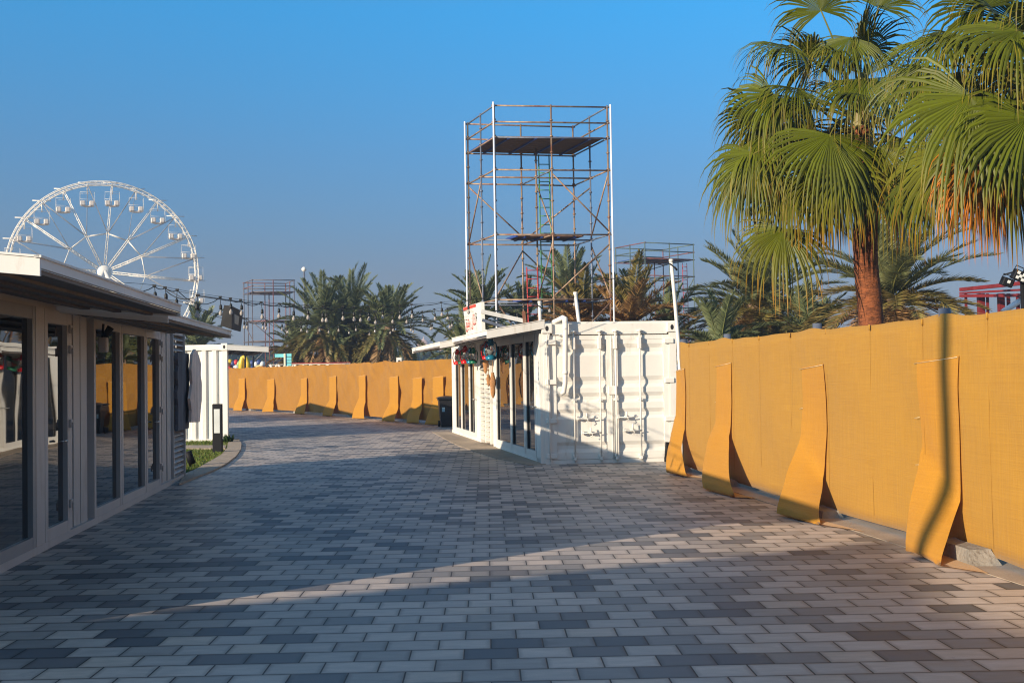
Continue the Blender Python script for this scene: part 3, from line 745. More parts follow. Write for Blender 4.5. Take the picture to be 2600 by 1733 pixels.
while cnt < 16000:
    x, y = rr.uniform(-10.2, -5.6), rr.uniform(19, 30)
    if not inpoly(x, y, lawnL) or inpoly(x, y, ps): continue
    cnt += 1; h_ = rr.uniform(.03,.075); a = rr.uniform(0, 6.28); k = rr.uniform(.7,1.3)
    gr.col = (.12*k, .17*k, .025*k) if rr.random() < .8 else (.2*k,.18*k,.05*k)
    dx, dy = .012*math.cos(a), .012*math.sin(a)
    i = [gr.vert((x-dx,y-dy,.008)), gr.vert((x+dx,y+dy,.008)), gr.vert((x+rr.uniform(-.03,.03), y+rr.uniform(-.03,.03), h_))]; gr.face(*i)
tag(build(gr, 'grass', M_grass), 'short green grass on the small lawn before the corrugated container', 'grass', kind='stuff')

# weeds at container corner
wd = thing('weed', G(581,1112), 'small dark green weed at the foot of the corrugated container corner', 'plant')
s = MB(); rr = random.Random(2)
for k in range(60):
    a = rr.uniform(0, 6.28); l = rr.uniform(.12,.3); c = G(579,1124) + Vector((rr.uniform(-.12,.1), rr.uniform(-.1,.1), 0)); dd = Vector((math.cos(a)*.5, math.sin(a)*.5, 1)).normalized()*l
    s.col = (.03,.06,.015); w_ = Vector((-math.sin(a), math.cos(a), 0))*.025
    i = [s.vert(c), s.vert(c+dd*.5+w_), s.vert(c+dd), s.vert(c+dd*.5-w_)]; s.face(*i)
build(s, 'leaves', M_grass, wd)

# bollard light
p = G(553, 1150); bo = thing('bollard_light', p, 'black rectangular bollard light with a white panel at the lawn corner', 'light')
s = MB(Matrix.Translation(p)); s.box(-.107,.107,-.05,.05,0,1.11,.008); build(s, 'post', M_blackm, bo)
s = MB(Matrix.Translation(p)); s.box(-.066,.066,-.058,-.045,.455,.995,.003); build(s, 'light_panel', M_diff, bo)
# spot lights
p = G(482, 1185); sp_ = thing('ground_spotlight', p, 'short black spotlight tilted in the grass by the louvred end of the left shop', 'light')
s = MB(); s.tube(p, p+Vector((0,0,.1)), .02, n=8); build(s, 'spike', M_blackm, sp_)
s = MB(); s.tube(p+Vector((.05,0,.06)), p+Vector((-.03,-.03,.30)), .068, n=14); build(s, 'lamp_head', M_blackm, sp_)
p = G(1698, 1172); sp_ = thing('ground_spotlight', p, 'pair of upright black spotlights on one base at the right corner of the container', 'light')
s = MB(); s.lathe(p, [(.05,0),(.085,.01),(.085,.09),(.03,.10)], 14); build(s, 'base', M_blackm, sp_)
s = MB(); s.tube(p+Vector((-.04,0,.08)), p+Vector((-.02,0,.37)), .038, n=12); s.tube(p+Vector((.06,.02,.13)), p+Vector((.065,.02,.37)), .045, n=12); build(s, 'lamp_head', M_blackm, sp_)

# wheelie bin
p = G(1136, 1083); bi = thing('wheelie_bin', p, 'black wheeled rubbish bin beside the far end of the right shop', 'bin')
T = Matrix.Translation(p) @ Matrix.Rotation(R(8), 4, 'Z')
s = MB(T)
def frust(s, x0, x1, y0, y1, z0, x2, x3, y2, y3, z1):
    i = [s.vert(q) for q in ((x0,y0,z0),(x1,y0,z0),(x1,y1,z0),(x0,y1,z0),(x2,y2,z1),(x3,y2,z1),(x3,y3,z1),(x2,y3,z1))]
    for q in ((3,2,1,0),(4,5,6,7),(0,1,5,4),(1,2,6,5),(2,3,7,6),(3,0,4,7)): s.face(*[i[k] for k in q])
frust(s, -.21,.21,-.24,.24,.02, -.28,.28,-.33,.33,.88)
s.box(-.30,.30,-.35,.35,.86,.92,.01)
for zz in (.3,.55): s.box(-.262,.262,-.30,-.285,zz,zz+.02)
build(s, 'bin_body', M_black, bi)
s = MB(T); n_ = 8; pts = []
for i in range(n_+1):
    y = -.39 + .78*i/n_; pts.append([(x*.325, y, .925 + .075*math.cos(y*3.2)*math.cos(x*1.2)) for x in (-1,-.5,0,.5,1)])
s.grid(pts); s.box(-.33,.33,-.40,-.37,.90,.95,.008); build(s, 'lid', M_black, bi, solid=.02)
s = MB(T); s.tube((-.24,.40,.93),(.24,.40,.93), .018, n=8); build(s, 'handle', M_black, bi)
for sx in (-1,1):
    s = MB(T); s.tube((sx*.25-.03,.26,.10),(sx*.25+.03,.26,.10), .10, n=16); build(s, 'wheel', M_blackm, bi)
s = MB(T); s.box(-.19,-.10,-.305,-.297,.50,.68); build(s, 'sticker', mat('pale sticker', (.35,.5,.55), .5), bi)

# ------------------------------------------------------------ cloth fences
def fab_off(s, z, seed, wr, t=.5):
    return wr*noise.noise(Vector((s*.8 + z*.7, z*1.0, seed))) + wr*.5*noise.noise(Vector((s*2.6+z*2.2, z*1.3, seed+4)))*t
def fence_sheet(P0, P1, H, seed, nper=8, wr=.02, bulges=(), zbot=.06, nz=14, top_wave=.02, slope=0):
    L_ = (P1-P0).length; u = (P1-P0)/L_; nrm = Vector((u.y, -u.x, 0)); nrm = -nrm if nrm.x > 0 else nrm
    nx = int(L_*nper); pts = []
    for j in range(nz+1):
        row = []
        for i in range(nx+1):
            s = L_*i/nx; t = j/nz
            zt = H + slope*s/L_ + top_wave*noise.noise(Vector((s*.9, seed, 0))) - .007*abs(math.sin(s*math.pi/1.15))
            for bs_, bw, bh in bulges:
                zt += bh*math.exp(-((s-bs_)/bw)**2)
            zb = zbot + .035*noise.noise(Vector((s*.8, seed+9, 3))) 
            z = zb + (zt-zb)*t
            o = fab_off(s, z, seed, wr, t)
            row.append(P0 + u*s + nrm*o + Vector((0,0,z)))
        pts.append(row)
    return pts, u, nrm, L_
def lo0(z, hb): return max(0, min(1, (hb-z)/hb))
def flap(P0, u, nrm, s, wdt, hs, foot, far_first, seed, root, m, near_bend=.45, far_bend=.85, lean=.5, offf=None, tail=0.0, rag=1.0, wide=.0):
    # cloth strip laced over a raking brace: nrm points to the viewer side
    nu, nv = 8, 26; pts = []
    for j in range(nv+1):
        row = []
        t = j/nv
        for i in range(nu+1):
            a = i/nu                               # 0 = far edge, 1 = near edge
            hb = far_bend + (near_bend-far_bend)*a
            ft = foot[0]*(1-a) + foot[1]*a if isinstance(foot, tuple) else foot*(1 - .30*a)
            # arc: sewn edge down to hb, rake to foot, tuck along the ground
            l1 = hs-hb; l2 = math.hypot(hb, ft); l3 = .30*(1-.2*a) ; tot = l1+l2+l3; d = t*tot
            if d < l1: o, z = .004+.012*(d/l1)**3, hs-d+.04*(a-.5)*(1-d/l1)
            elif d < l1+l2:
                k = (d-l1)/l2; kk = k*k*(3-2*k)*.35+k*.65; o = .03+ft*kk; z = hb*(1-k)
            else:
                k = (d-l1-l2)/l3; o = .03+ft - .02 - .30*k*(1-.3*a); z = .012 + .02*math.sin(k*3)*(1-a)
            z = max(z, .012 + .003*a)
            lo = max(0, min(1, (hb+.15-z)/(hb+.15))); belly = math.sin(math.pi*min(1, lo*1.05))
            wn_ = .008*noise.noise(Vector((a*2.5, t*5, seed))) + rag*belly*(.055*noise.noise(Vector((a*1.6, z*1.6, seed+3))) + .035*noise.noise(Vector((a*3.5+z*2.5, z*3.5, seed+5)))) + .025*belly*math.sin(a*math.pi)
            dd = s + (a-.5)*wdt*(1-.03*math.sin(t*6+seed)) + wide*a*lo0(z, hb) + lean*max(0, min(1, (hb-z)/hb))**1.4 + ((.10+tail*a)*k if d >= l1+l2 else 0) - .05*rag*math.sin(math.pi*lo0(z, hb))*(1-a)
            zz = z + .02*noise.noise(Vector((a*3, t*6, seed+7)))*(1 if .5 < t < .85 else 0)
            row.append(P0 + u*dd + nrm*(o + wn_ + .016 + (offf(dd, z) if offf else 0)) + Vector((0,0,max(.01, zz))))
        pts.append(row)
    mb = MB(); mb.grid(pts); o = build(mb, 'flap', m, root)
    # stitching at the top
    st = MB(); oo = lambda x: (offf(x, hs) if offf else 0)+.026
    st.path([P0+u*(s-.5*wdt-.07)+nrm*oo(s-.5*wdt)+Vector((0,0,hs-.045)), P0+u*s+nrm*oo(s)+Vector((0,0,hs-.018)), P0+u*(s+.5*wdt)+nrm*oo(s+.5*wdt)+Vector((0,0,hs+.006))], .0022, n=4)
    for zz in (1.2, .75):
        tb_ = MB(); tb_.path([P0+u*(s-.5*wdt-.09)+nrm*oo(s-.5*wdt)+Vector((0,0,zz)), P0+u*(s-.5*wdt+.02)+nrm*oo(s-.5*wdt)+Vector((0,0,zz+.012))], .002, n=4); sub(tb_, 'tie', M_cream, o)
    sub(st, 'stitching', M_cream, o)
    return o
F0 = G(1746, 1196); F0 = F0 - (G(2600,1457)-F0).normalized()*.35
F1 = G(2600, 1457); uF = (F1-F0).normalized(); uF.z = 0; F1 = F0 + uF*17.5
fr = thing('fence', F0, 'long tan shade cloth fence along the right side of the walkway', 'fence')
nF = Vector((uF.y, -uF.x, 0)); 
if nF.x > 0: nF = -nF
flaps = [on_line(F0, uF, 1743)-.25, on_line(F0, uF, 1843), on_line(F0, uF, 2070), on_line(F0, uF, 2392)]
flaps.append(flaps[3]*2-flaps[2]); posts = [f+.05 for f in flaps] 
pts, u_, n_, L_ = fence_sheet(F0, F1, 2.15, 2.0, nper=11, wr=.036, bulges=[(f, .30, .038) for f in posts], nz=16)
mb = MB(); mb.grid(pts); build(mb, 'fabric', M_cloth, fr, solid=.008)
for f in flaps:
    mb = MB(); b_ = F0 + uF*f - nF*.06; mb.tube(b_, b_+Vector((0,0,2.235)), .055, n=12); build(mb, 'post', M_galv, fr)
for k in range(int(17.5/1.15)):          # vertical seams with small knots
    s_ = .6 + k*1.15; mb = MB(); b_ = F0 + uF*s_ + nF*.012
    mb.path([b_+Vector((0,0,.14)), b_+Vector((0,0,1.1))+nF*.006, b_+Vector((0,0,2.12))], .0016, n=4); mb.tube(b_+Vector((0,0,2.09)), b_+Vector((0,0,2.15)), .011, n=5)
    build(mb, 'seam', M_cloth, fr)
for k, f in enumerate(flaps):
    nb_, fb_, ft_, ln_, tl_ = ((.70,.90,(.42,.30),.95,.1),(.75,.85,(.62,.45),1.35,.05),(.42,.80,(.60,.42),.75,.45),(.46,.90,(.40,.46),.50,.30),(.6,.9,(.5,.4),.5,.2))[k]
    flap(F0, uF, nF, f, (.60,.70,.72,.74,.7)[k], (1.72,1.79,1.73,1.77,1.7)[k], ft_, True, 1.3*k+.7, fr, M_clothf, near_bend=nb_, far_bend=fb_, lean=ln_, tail=tl_, wide=(.2,.3,.22,0,.1)[k], rag=.75, offf=lambda s_, z_: fab_off(s_, z_, 2.0, .036))
mb = MB(); mb.path([F0+uF*x-nF*.05+Vector((0,0,2.06)) for x in (0,5,10,17.5)], .018, n=6); build(mb, 'top_rail', M_rust, fr)
b = MB(); b.prism([((F0+uF*x+nF*y).x, (F0+uF*x+nF*y).y) for x, y in ((0,-.6),(17,-.6),(17,.28),(0,.28))], .001, .006); tag(build(b, 'kerb', M_kerb), None, None, kind='structure')
def block(P, w_, d_, h_, rz, label):
    o = thing('concrete_block', P, label, 'concrete block', 'concrete footings of the cloth fences')
    T = Matrix.Translation(P) @ Matrix.Rotation(rz, 4, 'Z'); bm = bmesh.new(); bmesh.ops.create_cube(bm, size=1)
    bmesh.ops.subdivide_edges(bm, edges=bm.edges[:], cuts=3, use_grid_fill=True)
    for v in bm.verts:
        t = (v.co.z+.5); k = 1-.22*t
        v.co = Vector((v.co.x*w_*k, v.co.y*d_*k, t*h_)); v.co += Vector((noise.noise(v.co*5), noise.noise(v.co*5+Vector((3,3,3))), noise.noise(v.co*4+Vector((7,0,0)))*.6 if t > .1 else 0))*.03
    s = MB(T); s.add_bm(bm); build(s, 'footing', M_conc, o)
azF = math.atan2(uF.y, uF.x)
for f, lb in ((flaps[0]+.25,'rough concrete footing under the fence flap nearest the container'),(flaps[1]+.3,'low concrete footing behind the second fence flap'),(flaps[2]+.45,'small concrete footing showing right of the third fence flap'),(flaps[3]+.50,'large weathered concrete footing showing right of the nearest fence flap')):
    block(F0 + uF*f + nF*.10, .80 if f > flaps[3] else .6, .26, .14 if f > flaps[3] else .09, azF, lb)
# far fence
Q0, Q1 = G(575, 1041), G(1165, 1076)
Qm = G(860, 1056)
ff = thing('fence', Q1, 'far orange shade cloth fence closing off the end of the walkway', 'fence')
chain = []
ctrl = [G(560,1039), G(700,1045), G(860,1056), G(1000,1068), G(1120,1077), G(1185,1081)]
tot = resamp(ctrl, 420); rows = []
Hf = 2.2
for j in range(23):
    row = []
    for i, p_ in enumerate(tot):
        s_ = i*.0729; t = j/22; tg = (tot[min(420,i+1)]-tot[max(0,i-1)]).normalized(); nn = Vector((tg.y, -tg.x, 0)); nn = nn if nn.y < 0 else -nn
        zt = Hf + .07*noise.noise(Vector((s_*.8, 5, 0))) + .06*abs(noise.noise(Vector((s_*2.1, 8, 0)))); z = .10 + (zt-.10)*t
        k_ = abs(math.sin(s_*1.1 + z*1.1 + 2*noise.noise(Vector((s_*.4, z*.7, 2)))))
        o_ = .07*noise.noise(Vector((s_*.9-z*1.1, z*.5, 9)))*(.3+t) - .05*(1-k_)**3*(.2+t)
        row.append(p_ + nn*(o_*1.2 + .045*noise.noise(Vector(((s_+z*.8)*2.6, (z-s_*.3)*1.1, 4)))*(.4+t)) + Vector((0,0,z)))
    rows.append(row)
mb = MB(); mb.grid(rows); build(mb, 'fabric', M_clothfar, ff)
for k, px in enumerate((612, 686, 770, 843, 918, 998, 1058, 1112)):
    i = min(range(421), key=lambda i_: abs((1300 + FPX*tot[i_].x/tot[i_].y) - (px+4))); tg = (tot[min(420,i+2)]-tot[max(0,i-2)]).normalized(); nn = Vector((tg.y, -tg.x, 0)); nn = nn if nn.y < 0 else -nn
    flap(tot[i] + nn*.05, tg, nn, 0, .80, 1.66 + .06*math.sin(k*5), (.42+.06*math.sin(k*3), .30+.08*math.cos(k*4)), True, 3.1*k+.2, ff, M_clothf, near_bend=.55+.08*math.sin(k*2), far_bend=.72+.08*math.cos(k*3), lean=.35, wide=.15, rag=.9)
for k, px in enumerate((640, 655, 720, 800, 880, 950, 1030, 1085)):
    p_ = resamp(ctrl, 40)[int(1+k*4.6)]
    block(p_ + Vector((.25,-.15,0)), .9, .3, .10, math.atan2(-1, .6), 'low pale concrete footing under the far orange fence') if k % 2 else None

# ------------------------------------------------------------ scaffold towers
def tower(name, corners, T, levels, decks, braces, r, label, mats, tubes_white=True, ladder=None, railset=(0,.5), ng=3, collars=True):
    A_, B_, C_, D_ = [Vector((c.x, c.y, 0)) for c in corners]    # front-left, front-right, back-right, back-left
    o = thing(name, A_, label, 'scaffold tower', 'scaffold towers')
    P = lambda i, j: (A_*(1-i)+B_*i)*(1-j) + (D_*(1-i)+C_*i)*j
    mt, mg = mats
    rr = random.Random(len(label))
    for i in (0,.5,1):
        for j in (0,.5,1):
            if i == .5 and j == .5: top = T-1.05
            elif (i, j) in ((0,.5),(.5,1)): top = T+.03
            else: top = T+.03
            s = MB(); b_ = P(i, j); s.tube(b_, b_+Vector((0,0,top)), r, n=8)
            if collars:
                z = .5
                while z < top: s.tube(b_+Vector((0,0,z-.02)), b_+Vector((0,0,z+.02)), r*1.9, n=8); z += .5
            build(s, 'standard', mt if rr.random() < .55 else mg, o)
    def ledger(a, c, z, m=None):
        s = MB(); u = (c-a).normalized()*.08; s.tube(a-u+Vector((0,0,z)), c+u+Vector((0,0,z)), r*.95, n=8); build(s, 'ledger', m or (mt if rr.random() < .7 else mg), o)
    for z in [T-.02, T-.52, T-1.0] + levels:
        for a, c in ((P(0,0),P(1,0)),(P(1,0),P(1,1)),(P(1,1),P(0,1)),(P(0,1),P(0,0))): ledger(a, c, z)
        if z in levels: ledger(P(0,.5), P(1,.5), z); ledger(P(.5,0), P(.5,1), z)
    for (i0,i1,j0,j1,z) in decks:
        n_ = 8
        s = MB()
        for k in range(n_):
            a = j0+(j1-j0)*(k+.04)/n_; c = j0+(j1-j0)*(k+.96)/n_
            q = [P(i0,a),P(i1,a),P(i1,c),P(i0,c)]; s.prism([(v.x,v.y) for v in q], z+.03, z+.07)
        dk = build(s, 'deck', M_deck, o)
        s = MB()
        for k in range(4):
            i_ = i0+(i1-i0)*(k+.5)/4; s.beam(P(i_, j0)+Vector((0,0,z+.005)), P(i_, j1)+Vector((0,0,z+.005)), .06, .045)
        s.beam(P(i0,j0)+Vector((0,0,z+.05)), P(i0,j1)+Vector((0,0,z+.05)), .05, .07)
        sub(s, 'deck_bearer', M_bluep, dk)
    for (i0,j0,z0,i1,j1,z1) in braces:
        s = MB(); s.tube(P(i0,j0)+Vector((0,0,z0)), P(i1,j1)+Vector((0,0,z1)), r*.9, n=8); build(s, 'brace', mt, o)
    if ladder:
        for (i_, j_, z0, z1, m) in ladder:
            s = MB(); a = P(i_, j_); u = (B_-A_).normalized()*.17; w_ = (D_-A_).normalized()*.12
            for sg_ in (-1, 1): s.tube(a+u*sg_+Vector((0,0,z0)), a+u*sg_+w_+Vector((0,0,z1)), .022, n=6)
            z = z0+.2
            while z < z1-.05:
                pc = a+w_*((z-z0)/(z1-z0))+Vector((0,0,z)); s.tube(pc-u, pc+u, .016, n=6); z += .28
            build(s, 'ladder', m, o)
    if tubes_white:
        for i, j, dx, zt in ((0,0,-.02,T+.08),(1,0,.10,T+.05),(0,1,-.09,T+.05)):
            s = MB(); b_ = P(i,j)+Vector((dx,-.06,0)); s.tube(b_+Vector((0,0,.3)), b_+Vector((0,0,zt)), .028, n=10); build(s, 'white_pole', M_led, o)
    return o
T = 9.95
cA_, cB_, cC_, cD_ = D(1254,254,34.3), D(1541,262,34.75), D(1454,313,37.5), D(1187,304,36.8)
base = lambda v, lean=.010: Vector((v.x + lean*0, v.y, 0))
tower('scaffold_tower', [base(v) for v in (cA_,cB_,cC_,cD_)], T, [T-2, T-4, T-6, T-8],
      [(.02,.98,.05,.97,T-1), (.25,.85,.25,.62,T-4), (.3,.95,.3,.6,T-6)],
      [(0,1,T-2.1,.55,1,T-3.9),(0,0,T-2.1,0,.5,T-3.9) if False else (0,.5,T-2.1,0,1,T-3.9),(.5,0,T-2.1,1,0,T-3.9),(.5,1,T-3.9,1,.5,T-2.3),(1,0,T-2.1,1,.5,T-3.9),(.5,.5,T-2.2,.5,0,T-3.9),
       (0,0,T-5.9,.5,1,T-4.2),(0,1,T-4.2,0,.5,T-5.9),(.5,1,T-4.2,1,1,T-5.9),(.5,0,T-5.9,1,0,T-4.3),(1,.5,T-4.2,1,0,T-5.9),(.5,.5,T-5.9,.5,0,T-4.2),(0,0,T-6.1,.5,.5,T-7.9),(1,0,T-6.1,.5,0,T-7.9)],
      .027, 'tallest rusty scaffold tower with two plank decks behind the right container', (M_rust, M_galv), True,
      [(.60,.55,T-6.2,T-1.2,M_greenp),(.42,.35,T-8.0,T-4.9,M_redp)])
c2 = [D(1637,613,70), D(1760,619,71.6), D(1683,628,74.5), D(1563,627,72.9)]
tower('scaffold_tower', [base(v) for v in c2], 9.77, [7.7, 5.7, 3.7], [(.02,.98,.05,.95,8.77)],
      [(.5,1,6.6,1,1,4.0),(1,0,7.6,1,.5,5.8),(0,0,5.7,.5,0,3.8),(.5,0,5.7,1,0,3.8),(0,0,7.6,.5,0,5.8)], .035,
      'distant scaffold tower with green and red rails to the right of the tallest one', (M_dullgreen, M_dullred), False, [(.9,.1,2.0,8.6,M_redp)], collars=False)
c3 = [D(640,711,93), D(746.5,711,93.8), D(725,717,97), D(619,717,95.7)]
tower('scaffold_tower', [base(v) for v in c3], 9.8, [6.4, 4.7, 3.0], [(.02,.98,.05,.95,8.8)],
      [(.0,0,6.3,.5,0,4.8),(0,0,2.9,.5,0,4.6),(0,1,6.3,0,0,4.8),(.5,0,6.3,1,0,4.8)], .042,
      'distant dark scaffold tower standing left of the palms beyond the far fence', (M_dullgrey, M_dullred), False, None, collars=False)

# ------------------------------------------------------------ ferris wheel
WZ = 174.0
hub = D(265, 691, WZ); rad = 246/FPX*WZ*math.cos(math.atan(1033/FPX))
vdir = Vector((hub.x, hub.y, 0)).normalized(); side = Vector((vdir.y, -vdir.x, 0))
fw_ = thing('ferris_wheel', Vector((hub.x, hub.y, 0)), 'large white ferris wheel with hanging gondolas rising behind the left shop roof', 'ferris wheel')
def WP(a, r_, dep=0): return hub + side*math.cos(a)*r_ + Vector((0,0,math.sin(a)*r_)) + vdir*dep
NS = 12; off = R(-5)
M_wheel = mat('white wheel steel', (.82,.77,.68), .45, var=.05)
M_gon = mat('gondola shell', (.66,.58,.50), .4, var=.05)
rim = MB()
for dep in (-.6, .6):
    for rr_ in (rad, rad*.965):
        rim.path([WP(2*math.pi*k/96, rr_, dep) for k in range(97)], .085, n=5, cap=False)
for k in range(96):
    a = 2*math.pi*k/96
    for dep in (-.9, .9): rim.tube(WP(a, rad, dep), WP(a+math.pi/96, rad*.965, dep), .022, n=4)
    rim.tube(WP(a, rad, -.9), WP(a, rad, .9), .028, n=4)
build(rim, 'rim', M_wheel, fw_)
for k in range(NS):
    a = off + 2*math.pi*k/NS; s = MB()
    for dep, d2 in ((-.5,-.35),(.5,.35)):
        for da in (-.16, .16):
            s.tube(WP(a, 1.2, dep)+side*(-math.sin(a))*da+Vector((0,0,math.cos(a)*da)), WP(a, rad*.97, d2)+side*(-math.sin(a))*da*.6+Vector((0,0,math.cos(a)*da*.6)), .055, n=5)
        for q in range(14):
            f0, f1 = q/22, (q+1)/22; r0, r1 = 1.2+(rad*.97-1.2)*f0, 1.2+(rad*.97-1.2)*f1; sg_ = .14 if q % 2 else -.14
            s.tube(WP(a, r0, dep+(d2-dep)*f0)+(side*(-math.sin(a))+Vector((0,0,math.cos(a))))*sg_, WP(a, r1, dep+(d2-dep)*f1)-(side*(-math.sin(a))+Vector((0,0,math.cos(a))))*sg_, .02, n=4)
    build(s, 'spoke', M_wheel, fw_)
s = MB()
for k in range(NS):
    a, c = off+2*math.pi*k/NS, off+2*math.pi*(k+1)/NS
    for dep in (-.4,.4): s.tube(WP(a, rad*.43, dep), WP(c, rad*.43, dep), .07, n=5)
build(s, 'inner_ring', M_wheel, fw_)
s = MB()
for k in range(NS):
    a, c, m_ = off+2*math.pi*k/NS, off+2*math.pi*(k+1)/NS, off+2*math.pi*(k+.5)/NS
    for dep in (-.6,.6):
        s.tube(WP(a, rad*.43, dep), WP(m_, rad*.97, dep), .04, n=4); s.tube(WP(c, rad*.43, dep), WP(m_, rad*.97, dep), .04, n=4)
build(s, 'cables', M_frameG, fw_)
s = MB(); s.lathe(hub - vdir*1.6, [(.1,1.0),(1.0,1.05),(1.05,1.15),(1.05,2.0),(1.0,2.2)], 24, ax=vdir); build(s, 'hub', M_wheel, fw_)
for sg_ in (-1, 1):
    s = MB()
    for dep in (-2.2, 2.2): s.tube(hub+vdir*dep, Vector((hub.x, hub.y, 0))+side*8*sg_+vdir*dep*2.2, .35, .45, n=8)
    build(s, 'support_leg', M_wheel, fw_)
for k in range(24):
    a = off + 2*math.pi*k/24; P_ = WP(a, rad*.985)
    if P_.z < 5: continue
    s = MB(); s.tube(P_-side*1.35+vdir*.0+Vector((0,0,.15)), P_+side*1.35+Vector((0,0,.15)), .08, n=6); s.tube(P_, P_-Vector((0,0,1.6)), .09, n=6)
    # cage
    c_ = P_-Vector((0,0,2.55))
    for x, y in ((-1,-1),(1,-1),(1,1),(-1,1)): s.tube(c_+side*1.1*x+vdir*.9*y+Vector((0,0,-.9)), c_+side*1.05*x+vdir*.85*y+Vector((0,0,1.15)), .02, n=4)
    for y in (-1,1): s.tube(c_-side*1.05+vdir*.85*y+Vector((0,0,1.15)), c_+side*1.05+vdir*.85*y+Vector((0,0,1.15)), .02, n=4); s.tube(c_-side*1.1+vdir*.88*y, c_+side*1.1+vdir*.88*y, .02, n=4)
    for x in (-1,1): s.tube(c_-vdir*.85+side*1.05*x+Vector((0,0,1.15)), c_+vdir*.85+side*1.05*x+Vector((0,0,1.15)), .02, n=4)
    go = build(s, 'gondola', M_wheel, fw_)
    s = MB(Matrix.Translation(c_) @ Matrix.Rotation(math.atan2(side.y, side.x), 4, 'Z'))
    s.box(-1.0,-.3,-.8,.8,-.95,-.15,.12); s.box(.3,1.0,-.8,.8,-.95,-.15,.12); s.box(-.5,.5,-.6,.6,-1.05,-.85,.03)
    sub(s, 'seat_shell', M_gon, go)

# ------------------------------------------------------------ palms
def frond_date(mb, base_, az, el, L_, droop, rr, lw=.030, ll=.34, cols=None, seg=12, dens=42, brown=0):
    p = base_.copy(); e = el; pts = [p.copy()]; ds = []
    st = L_/seg; tw = rr.uniform(-.25,.25)
    for k in range(seg):
        d = Vector((math.cos(az)*math.cos(e), math.sin(az)*math.cos(e), math.sin(e))); ds.append(d)
        p = p + d*st; pts.append(p.copy()); e -= droop/seg*(.5+1.2*k/seg); az += tw/seg
    ds.append(ds[-1])
    mb.col = cols[2]; mb.path(pts, [.026*(1-.85*k/seg) for k in range(seg+1)], n=4, cap=False)
    for k in range(dens):
        t = .12 + .88*k/dens; f = t*seg; i = min(seg-1, int(f)); q = pts[i].lerp(pts[i+1], f-i); d = ds[i]
        up = Vector((0,0,1)); sdv = d.cross(up)
        if sdv.length < .1: sdv = Vector((-math.sin(az), math.cos(az), 0))
        sdv.normalize(); nr = sdv.cross(d)
        pl = ll*(math.sin(math.pi*min(1,.12+t*.80))**.6)*rr.uniform(.8,1.12)
        for sg_ in (-1, 1):
            ang = rr.uniform(.35,.65)*(1 if sg_ else 1)
            vv = (d*(.55+.5*t) + sdv*sg_*(1.0-.35*t) + nr*rr.uniform(.15,.55)).normalized()
            tip = q + vv*pl + Vector((0,0,-.10*pl*rr.uniform(.2,2)))
            w_ = vv.cross(nr).normalized()*lw*.5; w_ = w_ + nr*lw*.35*rr.uniform(-1,1)
            md = q.lerp(tip, .4) + Vector((0,0,.01))
            c = cols[0]; kk = rr.uniform(.6,1.35); c = tuple(x*kk for x in c); mb.col = c
            i0 = mb.vert(q); i1 = mb.vert(md+w_); i3 = mb.vert(md-w_)
            mb.col = tuple(x*kk for x in cols[1]); i2 = mb.vert(tip)
            mb.face(i0, i1, i2, i3)
def date_palm(px, py, Y, L_, label, seed, nf=46, brown=.15, stretch_up=1.0, ll=.36, lw=.035, el_lo=-45, dens=42, hue=(1,1,1)):
    rr = random.Random(seed); heart = D(px, py, Y); o = thing('date_palm', Vector((heart.x, heart.y, 0)), label, 'palm tree')
    s = MB(); n_ = int(heart.z/.12); 
    s.path([Vector((heart.x, heart.y, heart.z*k/n_)) for k in range(n_+1)], [.20 + .045*(k % 2) + (.08 if k > n_-5 else 0) for k in range(n_+1)], n=12)
    build(s, 'trunk', M_trunkd, o)
    mb = MB()
    nf = int(nf*1.25)
    for k in range(nf):
        t = k/(nf-1); el = R(85 - (85-el_lo)*t**.85) + rr.uniform(-.15,.15); az = k*2.399 + rr.uniform(-.3,.3)
        dry = t > 1-brown
        if dry: cols = [(.27,.165,.07), (.42,.27,.13), (.24,.16,.07)]
        elif t > 1-brown-.25: cols = [(.13,.125,.035), (.28,.21,.07), (.2,.17,.06)]
        else: cols = [(.095,.120,.048), (.22,.24,.11), (.18,.19,.06)]
        cols = [tuple(a*b_ for a, b_ in zip(c, hue)) for c in cols]
        frond_date(mb, heart + Vector((rr.uniform(-.1,.1), rr.uniform(-.1,.1), rr.uniform(-.25,.1)-.3*t)), az, el, L_*rr.uniform(.8,1.1), R(50)*rr.uniform(.5,1.3)*(.6+.8*min(1,t*1.4)), rr, lw=lw*1.0, ll=ll*1.1, cols=cols, dens=int(dens*1.7))
    build(mb, 'crown', M_date, o)
    return o
date_palm(818, 826, 62, 3.1, 'bushy date palm on the left of the cluster behind the far orange fence', 1, nf=54, ll=.46, lw=.05)
date_palm(893, 815, 63, 3.3, 'tallest date palm in the middle of the cluster behind the far orange fence', 2, nf=56, ll=.5, lw=.05)
date_palm(988, 828, 61, 2.9, 'date palm with pale trunk showing, rightmost of the cluster behind the far fence', 3, nf=50, ll=.46, lw=.05)
date_palm(850, 872, 62, 2.4, 'low dark date palm filling the base of the cluster behind the far fence', 31, nf=48, ll=.42, lw=.05, brown=.35)
date_palm(930, 880, 63, 2.3, 'low date palm between two taller ones behind the far fence', 32, nf=44, ll=.42, lw=.05, brown=.4)
date_palm(752, 890, 64, 2.0, 'low brown date palm at the left foot of the cluster', 33, nf=40, ll=.4, lw=.05, brown=.5)
date_palm(500, 880, 66, 2.8, 'date palm showing only its top above the corrugated container', 4, nf=44, ll=.46, lw=.05)
date_palm(1222, 800, 50, 2.5, 'green date palm behind the roof sign of the right shop', 5, nf=44, ll=.42, lw=.045)
date_palm(1190, 900, 46, 2.2, 'dark low date palm leaning out left of the right shop canopy', 6, nf=38, ll=.36, lw=.04, brown=.05)
